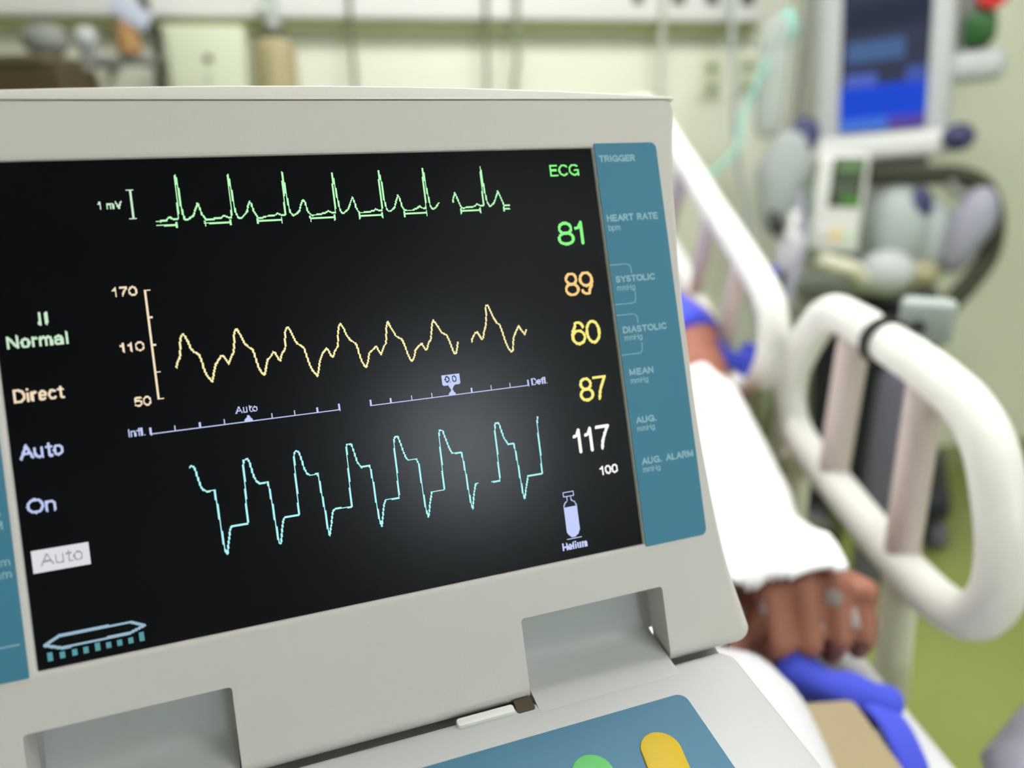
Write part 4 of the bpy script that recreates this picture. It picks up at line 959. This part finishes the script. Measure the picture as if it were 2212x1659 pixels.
# rail shelf with an amber jar
t = root('wall_rail', 'grey metal rail on a bracket, left of the pale green box', 'rail', onwall(265, 200, 0.001))
bm = bm_new(); add_tube(bm, [onwall(196, 131, 0.22), onwall(334, 131, 0.22)], 0.013, 14); obj('rail_bar', bm, M_midgrey, t)
bm = bm_new(); add_tube(bm, [onwall(190, 92, 0.22), onwall(186, 330, 0.22)], 0.017, 14); obj('rail_upright', bm, M_midgrey, t)
bm = bm_new(); add_ball(bm, onwall(186, 82, 0.22), 0.027); obj('end_knob', bm, M_grey, t)
bm = bm_new()
for px in (190, 330): add_tube(bm, [onwall(px, 131, 0.22), onwall(px, 131, 0.22) - WN * 0.218], 0.011, 12)
obj('bracket', bm, M_midgrey, t)
q = onwall(283, 122, 0.22)
t = root('specimen_jar', 'small orange amber jar standing on the grey rail', 'jar', q)
bm = bm_new(); add_lathe(bm, [(0.024, 0.004), (0.028, 0.008), (0.028, 0.058), (0.022, 0.066)], q); obj('jar_body', bm, M_amber, t)
bm = bm_new(); add_lathe(bm, [(0.024, 0.066), (0.024, 0.082), (0.02, 0.085)], q); obj('lid', bm, mat('dull_pink_lid', srgb(170, 140, 118), 0.5), t)
q0 = onwall(282, 26, 0.24); bm = bm_new(); M = Matrix.Translation(Vector(tuple(q0))) @ Matrix(((WD[0], WN[0], 0), (WD[1], WN[1], 0), (0, 0, 1))).to_4x4() @ Matrix.Rotation(math.radians(-28), 4, 'Y') @ Matrix.Rotation(math.radians(62), 4, 'Y')
add_box(bm, (-0.045, -0.004, -0.024), (0.045, 0.004, 0.024), M, 0.003); add_tube(bm, [q0 + np.array([0.03, 0, 0.035]), q0 - WN * 0.14 + np.array([0.02, 0, 0.08])], 0.003, 8)
tag(obj('hanging_tag', bm, mat('pale_blue_card', srgb(196, 204, 224), 0.7), base=q0), 'pale blue tag hanging slanted above the amber jar', 'tag')
q = P(60, 190, 1.62); t = root('equipment_case', 'dark brown case at the left edge behind the console', 'case', (q[0], q[1], q[2] - 0.30))
bm = bm_new(); M = Matrix.Translation(Vector(tuple(q))); add_box(bm, (-0.36, 0.0, -0.30), (0.079, 0.16, 0.045), M, 0.012); obj('case_body', bm, M_brown, t)
bm = bm_new(); add_box(bm, (-0.36, -0.002, 0.045), (0.052, 0.155, 0.07), M, 0.01); obj('case_lid', bm, mat('brown_case_lid', srgb(96, 86, 66), 0.5), t)
bm = bm_new(); add_box(bm, (-0.39, -0.02, -0.33), (0.10, 0.18, -0.302), M, 0.004)
sh_ = root('side_table', 'grey table that carries the dark brown case', 'table', (q[0] - 0.15, q[1] + 0.08, 0)); obj('table_top', bm, M_grey, sh_)
for dx in (-0.36, 0.07):
    for dy in (0.01, 0.15):
        bm = bm_new(); add_tube(bm, [(q[0] + dx, q[1] + dy, 0), (q[0] + dx, q[1] + dy, q[2] - 0.33)], 0.014, 12); obj('leg', bm, M_steel, sh_)
p = P(105, 122, 1.72); bm = bm_new(); M = Matrix.Translation(Vector((p[0], p[1], q[2] + 0.071)))
add_ball(bm, (p[0], p[1], q[2] + 0.108), (0.05, 0.045, 0.038)); tag(obj('breathing_mask', bm, M_midgrey, base=(p[0], p[1], q[2] + 0.071)), 'grey rounded mask lying on the dark brown case', 'mask')
# wall sockets at the right
for (pa, pb), lab in ((((1518, 122), (1556, 215)), 'pale green double socket plate on the head wall, left of the pair'), (((1596, 118), (1634, 208)), 'pale green double socket plate on the head wall, right of the pair')):
    c0 = onwall((pa[0] + pb[0]) / 2, (pa[1] + pb[1]) / 2, 0.01); t = root('wall_outlet', lab, 'wall outlet', c0, 'socket plates on the head wall')
    bm = bm_new(); wallbox(bm, *pa, *pb, 0.0, 0.01, 0.003); obj('plate', bm, mat('pale_socket_plate', srgb(214, 220, 194), 0.5), t)
    for f_ in (0.28, 0.76):
        q = onwall((pa[0] + pb[0]) / 2, pa[1] * (1 - f_) + pb[1] * f_, 0.01); bm = bm_new(); add_tube(bm, [q - WN * 0.001, q + WN * 0.003], 0.016, 16); obj('socket', bm, M_cordg, t)

# ------------------------------------------------------------------ equipment beyond the bed
MV = Matrix(((B[0][0], B[0][1] * 0, 0), (0, 1, 0), (0, 0, 1)))
def facing(px):
    """upright frame at a picture column: x to the right, y away from the viewer"""
    r = ray(px, 600); d = np.array([r[0], r[1], 0]); d /= np.linalg.norm(d)
    return Matrix(((d[1], d[0], 0), (-d[0], d[1], 0), (0, 0, 1)))
def at(p, Fm): return Matrix.Translation(Vector(tuple(p))) @ Fm.to_4x4()
# drip stand
dp = P(1748, 20, 2.0); DX, DY = dp[0], dp[1]
t = root('drip_stand', 'grey upright drip stand pole just left of the blue screen', 'drip stand', (DX, DY, 0))
bm = bm_new(); add_tube(bm, [(DX, DY, 0.09), (DX, DY, 2.05)], 0.0125, 16); obj('pole', bm, M_midgrey, t)
for k in range(5):
    a = 2 * math.pi * k / 5 + 0.9; d = np.array([math.cos(a), math.sin(a), 0]); p = np.array([DX, DY, 0.12])
    bm = bm_new(); add_tube(bm, [p, p + d * 0.22 - np.array([0, 0, 0.05])], 0.012, 10); l_ = obj('leg', bm, M_steel, t)
    bm = bm_new(); add_lathe(bm, [(0, -0.01), (0.028, -0.01), (0.031, 0), (0.028, 0.01), (0, 0.01)], p + d * 0.22 - np.array([0, 0, 0.088]), np.cross(d, [0, 0, 1]), 14); obj('caster', bm, M_black, l_)
bm = bm_new()
for s in (-1, 1): add_tube(bm, smooth_path([(DX, DY, 2.04), (DX + s * 0.06, DY, 2.06), (DX + s * 0.1, DY, 2.04), (DX + s * 0.115, DY, 2.08)], 5), 0.006, 10)
obj('hook_arm', bm, M_steel, t)
ck = P(1733, 295, 2.0); bm = bm_new(); add_ball(bm, (ck[0], ck[1] - 0.01, ck[2]), (0.042, 0.035, 0.05)); obj('clamp_knob', bm, M_knob, t, label='dark blue clamp knob')
# bags on the stand
q = P(1668, 170, 2.0); bm = bm_new(); Fm = facing(1668)
t_ = bmesh.new(); bmesh.ops.create_uvsphere(t_, u_segments=28, v_segments=16, radius=1)
for v in t_.verts: v.co = Vector((math.copysign(abs(v.co.x) ** 0.5, v.co.x) * 0.042, v.co.y * 0.02, math.copysign(abs(v.co.z) ** 0.6, v.co.z) * 0.15))
bmesh.ops.transform(t_, matrix=at(q, Fm), verts=t_.verts)
fb = root('infusion_bag', 'pale clear infusion bag hanging left of the drip stand pole', 'infusion bag', q + np.array([0, 0, 0.15]))
merge(bm, t_); obj('bag', bm, M_clear, fb, sharp=0)
bm = bm_new(); add_tube(bm, [q + np.array([0, 0, 0.148]), q + np.array([0, 0, 0.3]), (DX - 0.115, DY, 2.07)], 0.003, 8); obj('hanger', bm, M_grey, fb)
bm = bm_new(); p = P(1700, 62, 1.97); add_ball(bm, p, (0.028, 0.02, 0.05), Fm); obj('drip_chamber', bm, M_teal, fb, label='teal drip chamber')
q = P(1688, 395, 1.95); Fm = facing(1688)
rb = root('resuscitator_bag', 'grey translucent plastic bag hanging below the dark blue clamp', 'bag', q + np.array([0, 0, 0.13]))
t_ = bmesh.new(); bmesh.ops.create_uvsphere(t_, u_segments=36, v_segments=24, radius=1)
for v in t_.verts:
    x, y, zc = v.co; w = 0.062 + 0.012 * zc
    v.co = Vector((x * w * (1 + 0.08 * math.sin(6 * zc)) + 0.012 * zc + 0.004 * noise.noise(Vector((x * 4, zc * 4, y * 4))), y * 0.04, zc * 0.13))
bmesh.ops.transform(t_, matrix=at(q, Fm), verts=t_.verts); bm = bm_new(); merge(bm, t_); obj('bag', bm, M_bag, rb, sharp=0)
bm = bm_new(); add_tube(bm, [q + np.array([0, 0, 0.12]), np.array([ck[0], ck[1] - 0.02, ck[2] - 0.03])], 0.012, 12); obj('neck', bm, M_greyg, rb)
# tubing
def tubing(name, label, pts, r, m, cat='tube', n=8, group=None):
    path = smooth_path([P(*p) for p in pts], n); bm = bm_new(); add_tube(bm, path, r, 12)
    return tag(obj(name, bm, m, base=path[-1], sharp=0), label, cat, group)
tubing('infusion_line', 'thin teal infusion line slanting down to the bed rail from the upper right', [(1700, 20, 1.99), (1676, 90, 1.98), (1640, 170, 1.97), (1606, 250, 1.95), (1592, 318, 1.93), (1560, 355, 1.9), (1515, 392, 1.86), (1460, 425, 1.82)], 0.0068, M_teal)
tubing('monitor_cable', 'grey cable hanging down the wall behind the teal line', [(1578, -30, 2.18), (1584, 120, 2.18), (1588, 280, 2.18), (1602, 400, 2.18), (1618, 500, 2.18), (1626, 620, 2.18), (1640, 720, 2.18)], 0.0085, M_greyg, 'cable')
tubing('suction_tube', 'soft lavender tube dropping from the dark blue clamp beside the white pump', [(1738, 300, 1.96), (1730, 380, 1.94), (1728, 450, 1.93), (1735, 520, 1.92), (1712, 600, 1.92), (1700, 660, 1.92)], 0.010, M_lav)
# syringe driver
q = P(1706, 545, 1.95); Fm = facing(1706); t = root('syringe_driver', 'small white syringe driver clamped low on the drip stand pole', 'syringe driver', q - np.array([0, 0, 0.06]))
bm = bm_new(); add_box(bm, (-0.035, -0.03, -0.055), (0.035, 0.03, 0.05), at(q, Fm), 0.012); obj('driver_body', bm, mat('pale_lilac_plastic', srgb(206, 206, 214), 0.45), t)
bm = bm_new(); add_tube(bm, [P(1706, 520, 1.92), P(1718, 455, 1.92)], 0.013, 14); obj('syringe', bm, M_white, t)
bm = bm_new(); add_tube(bm, [P(1668, 455, 1.92), P(1682, 505, 1.92)], [0.008, 0.02], 12); obj('dark_connector', bm, M_black, t)
bm = bm_new(); add_ball(bm, P(1672, 590, 1.92), (0.012, 0.012, 0.022)); obj('blue_stopcock', bm, M_strap, t)
# infusion pump on the stand
q = P(1808, 445, 1.9); Fm = facing(1808) @ Matrix.Rotation(math.radians(1), 3, 'Y'); MP = at(q, Fm)
t = root('infusion_pump', 'white infusion pump with a dark green display, below the blue screen', 'infusion pump', q - np.array([0, 0, 0.13]))
bm = bm_new(); add_box(bm, (-0.058, 0, -0.118), (0.062, 0.11, 0.128), MP, 0.016, 4); obj('pump_body', bm, M_white, t)
bm = bm_new(); add_box(bm, (-0.062, 0.012, -0.125), (0.066, 0.10, -0.108), MP, 0.008); add_box(bm, (-0.064, 0.012, -0.12), (-0.056, 0.10, 0.06), MP, 0.004); obj('green_edge', bm, mat('sea_green_edge', srgb(150, 188, 170), 0.5), t)
bm = bm_new(); add_box(bm, (-0.022, -0.003, -0.002), (0.052, 0.004, 0.118), MP, 0.002); pdp = obj('pump_display', bm, mat('dark_green_lcd', srgb(74, 84, 70), 0.3), t)
for z0, z1, x0, x1, c in ((0.085, 0.108, -0.01, 0.045, (118, 150, 104)), (0.030, 0.052, -0.012, 0.04, (96, 112, 88)), (0.003, 0.024, 0.008, 0.050, (84, 150, 56))):
    bm = bm_new(); add_box(bm, (x0, -0.0045, z0), (x1, -0.0028, z1), MP); obj('display_field', bm, emit('lcd_%d' % c[0], srgb(*c), 0.9), pdp, smooth=False)
for x, z, c, r in ((0.005, -0.070, (240, 214, 160), 0.016), (0.036, -0.072, (206, 232, 206), 0.012), (-0.028, -0.070, (226, 226, 226), 0.012)):
    bm = bm_new(); add_tube(bm, [MP @ Vector((x, 0.002, z)), MP @ Vector((x, -0.004, z))], r, 16); obj('pump_key', bm, mat('pump_key_%d' % c[2], srgb(*c), 0.5), t)
bm = bm_new(); pa = MP @ Vector((0.0, 0.08, -0.02)); add_tube(bm, [pa, (DX, DY, pa.z)], 0.02, 12); obj('pole_clamp', bm, M_midgrey, t)
# ventilator
VD = 2.1
q = P(1905, 300, VD); Fm = facing(1905) @ Matrix.Rotation(math.radians(-4.5), 3, 'Y'); MVt = at(q, Fm); k = VD / FPX
vx, vy = q[0], q[1]
t = root('ventilator', 'grey bedside ventilator with a tall blue lit screen at the upper right', 'ventilator', (vx, vy + 0.2, 0))
bm = bm_new(); add_box(bm, (-0.185, 0.0, -0.04), (0.165, 0.12, 0.62), MVt, 0.03, 4); obj('screen_housing', bm, M_grey, t)
bm = bm_new(); add_box(bm, (-0.185, -0.015, -0.055), (0.17, 0.13, 0.012), MVt, 0.02, 4); obj('front_ledge', bm, M_white, t)
bm = bm_new(); add_box(bm, (-0.112, -0.006, 0.022), (0.105, 0.004, 0.58), MVt, 0.004); vs = obj('screen', bm, mat('ventilator_screen', srgb(20, 26, 44), 0.3), t, label='tall blue lit screen')
def field(name, x0, z0, x1, z1, c, s=1.0):
    bm = bm_new(); add_box(bm, (x0, -0.0082, z0), (x1, -0.0055, z1), MVt); obj(name, bm, emit('vent_%d_%d_%d' % c, srgb(*c), s), vs, smooth=False)
field('lit_background', -0.110, 0.10, 0.103, 0.578, (44, 50, 74))
MVt = MVt @ Matrix.Translation(Vector((0, -0.0012, 0)))
field('blue_panel', -0.110, 0.058, 0.103, 0.145, (0, 66, 208))
field('violet_field', -0.100, 0.14, -0.02, 0.176, (78, 96, 186)); field('violet_field', 0.05, 0.14, 0.102, 0.18, (62, 84, 166))
field('steel_field', -0.098, 0.205, 0.045, 0.258, (66, 96, 142)); field('navy_field', -0.098, 0.285, 0.10, 0.35, (28, 36, 60))
field('light_blue_strip', -0.110, 0.026, 0.012, 0.058, (66, 116, 212)); field('purple_strip', 0.012, 0.026, 0.103, 0.058, (84, 66, 160))
MVt = MVt @ Matrix.Translation(Vector((0, 0.0012, 0)))
bm = bm_new(); add_box(bm, (0.15, 0.02, 0.125), (0.285, 0.1, 0.205), MVt, 0.03, 4); obj('side_module', bm, M_grey, t)
bm = bm_new(); add_tube(bm, [MVt @ Vector((0.240, 0.0, 0.335)), MVt @ Vector((0.240, 0.09, 0.335))], 0.038, 18); obj('red_connector', bm, M_red, t)
bm = bm_new(); add_box(bm, (0.18, 0.01, 0.215), (0.255, 0.09, 0.295), MVt, 0.02, 4); obj('green_connector', bm, M_green, t)
bm = bm_new(); add_box(bm, (0.15, 0.05, 0.20), (0.245, 0.1, 0.42), MVt, 0.02, 4); obj('connector_mount', bm, M_midgrey, t)
bm = bm_new(); add_ball(bm, MVt @ Vector((0.185, -0.01, -0.012)), (0.042, 0.035, 0.036)); obj('rotary_knob', bm, M_knob, t, label='dark blue rotary knob')
# ventilator base: neck, breathing block, cart
bm = bm_new(); add_box(bm, (-0.10, 0.05, -0.62), (0.12, 0.3, -0.02), MVt, 0.03, 4); obj('column', bm, M_midgrey, t)
bm = bm_new(); add_ball(bm, P(1935, 500, 2.02), (0.085, 0.07, 0.12), Fm, 28); add_ball(bm, P(2005, 520, 2.02), (0.075, 0.06, 0.105), Fm, 28); obj('humidifier', bm, M_greyg, t, sharp=0)
bm = bm_new(); add_ball(bm, P(1912, 590, 1.98), (0.075, 0.05, 0.06), Fm, 24); obj('water_chamber', bm, M_grey, t, sharp=0)
bm = bm_new(); add_ball(bm, P(1988, 440, 1.96), (0.03, 0.03, 0.042), Fm); obj('port_cap', bm, M_knob, t)
bm = bm_new(); add_ball(bm, P(1985, 592, 2.0), (0.05, 0.04, 0.035), Fm); obj('filter', bm, mat('khaki_filter', srgb(172, 164, 128), 0.5), t)
bm = bm_new(); add_tube(bm, smooth_path([P(1770, 560, 1.9), P(1800, 572, 1.9), P(1840, 582, 1.9), P(1862, 605, 1.92)], 6), 0.022, 14); obj('elbow', bm, M_cream, t)
bm = bm_new(); add_box(bm, (-0.21, 0.0, -0.46), (0.02, 0.25, -0.42), MVt, 0.01); add_box(bm, (-0.17, 0.02, -1.06), (0.18, 0.34, -0.47), MVt, 0.02); obj('cart_cabinet', bm, M_dark, t)
bm = bm_new(); add_box(bm, (-0.24, -0.03, -0.44), (0.0, 0.2, -0.395), MVt, 0.012); obj('cart_shelf', bm, M_greyg, t)
bm = bm_new(); add_box(bm, (-0.2, -0.02, -1.14), (0.24, 0.4, -1.06), MVt, 0.02); obj('cart_base', bm, M_dark, t)
for x in (-0.16, 0.2):
    for y in (0.04, 0.34):
        c_ = MVt @ Vector((x, y, -1.2)); c_.z = 0.055; bm = bm_new(); add_lathe(bm, [(0, -0.02), (0.05, -0.02), (0.055, 0), (0.05, 0.02), (0, 0.02)], c_, (1, 0, 0.0), 18); add_tube(bm, [c_, (c_.x, c_.y, (MVt @ Vector((0, 0, -1.1))).z)], 0.014, 10); obj('caster', bm, M_slate, t)
# gas cylinder on the cart
q = P(1925, 960, 1.98); bm = bm_new(); tp = P(1938, 790, 1.98)
t2 = root('gas_cylinder', 'slate grey gas cylinder standing behind the foot rail bars', 'gas cylinder', (tp[0], tp[1], 0))
bm = bm_new(); zt = tp[2]; add_lathe(bm, [(0.0, 0.006), (0.036, 0.006), (0.04, 0.015), (0.04, zt - 0.04), (0.028, zt - 0.01), (0.012, zt + 0.005)], (tp[0], tp[1], 0)); obj('cylinder_body', bm, M_slate, t2)
bm = bm_new(); add_lathe(bm, [(0.012, zt), (0.012, zt + 0.03), (0.02, zt + 0.035), (0.02, zt + 0.05), (0.0, zt + 0.052)], (tp[0], tp[1], 0)); obj('valve', bm, M_steel, t2)
# breathing hose and bag
hs = [(1880, 385, 1.98), (1930, 376, 1.97), (2000, 378, 1.96), (2070, 380, 1.95), (2125, 405, 1.95), (2148, 470, 1.95), (2138, 545, 1.95), (2095, 610, 1.95), (2050, 660, 1.95), (2030, 700, 1.96)]
path = smooth_path([P(*p) for p in hs], 26)
t = root('breathing_hose', 'dark corrugated breathing hose looping around the lavender bag', 'hose', P(1880, 385, 1.98))
bm = bm_new(); add_tube(bm, path, [0.024 + 0.0028 * math.sin(i * 1.3) for i in range(len(path))], 16); obj('corrugated_tube', bm, M_hose, t, sharp=0)
q = P(2092, 500, 1.93); bm = bm_new(); Fm2 = facing(2092) @ Matrix.Rotation(math.radians(14), 3, 'Y'); t_ = bmesh.new(); bmesh.ops.create_uvsphere(t_, u_segments=30, v_segments=20, radius=1)
for v in t_.verts: v.co = Vector((v.co.x * (0.048 + 0.01 * v.co.z) * (1 + 0.05 * math.sin(5 * v.co.z)), v.co.y * 0.045, v.co.z * 0.115))
bmesh.ops.transform(t_, matrix=at(q, Fm2), verts=t_.verts); merge(bm, t_)
lb = root('reservoir_bag', 'lavender grey breathing bag hanging inside the dark hose loop', 'bag', q + np.array([0, 0, 0.11])); obj('bag', bm, M_lav, lb, sharp=0)
bm = bm_new(); add_tube(bm, smooth_path([q + np.array([0.02, 0, 0.10]), P(2075, 420, 1.94), P(2050, 392, 1.95)], 6), 0.014, 12); obj('bag_neck', bm, M_midgrey, lb)
# clamp on the foot rail
t = root('rail_clamp', 'black ring and grey block clamped on the upper tube of the foot rail', 'clamp', onrail(1920, 742))
a, b = onrail(1985, 785), onrail(1895, 728); d = (a - b) / np.linalg.norm(a - b); m_ = onrail(1912, 738)
bm = bm_new(); add_tube(bm, [m_ - d * 0.005, m_ + d * 0.005], 0.0255, 24); obj('ring', bm, M_black, t)
bm = bm_new(); q = P(1998, 702, 0.87); M = at(q, facing(1995)); add_box(bm, (-0.028, 0.0, -0.022), (0.030, 0.036, 0.027), M, 0.007); obj('block', bm, M_greyg, t)
bm = bm_new(); add_tube(bm, smooth_path([m_ + np.array([0, 0, 0.024]), P(1935, 715, 0.86), P(1975, 737, 0.855), P(2025, 767, 0.85)], 8), 0.006, 12); add_tube(bm, [P(1945, 722, 0.86), P(1985, 706, 0.875)], 0.008, 10); obj('arm', bm, M_black, t)

# added white mound standing in for a sloped sheet fold, console to hand
bm = bm_new(); t_ = bmesh.new(); bmesh.ops.create_uvsphere(t_, u_segments=40, v_segments=20, radius=1)
for v in t_.verts:
    x, y, z = v.co
    v.co = Vector((math.copysign(abs(x) ** 0.7, x) * 0.085, math.copysign(abs(y) ** 0.6, y) * 0.135, max(-0.6, z) * 0.046 + 0.003 * noise.noise(Vector((x * 3, y * 5, 1)))))
bmesh.ops.transform(t_, matrix=Matrix.Translation(Vector((0.142, 0.42, 0.829))) @ Matrix.Rotation(math.radians(-4), 4, 'Z'), verts=t_.verts); merge(bm, t_)
tw = obj('sheet_fold', bm, M_matt, base=(0.142, 0.42, 0.802), sharp=0); tag(tw, 'white sloped fold of sheet added on the mattress between the console and the hand', 'sheet fold')
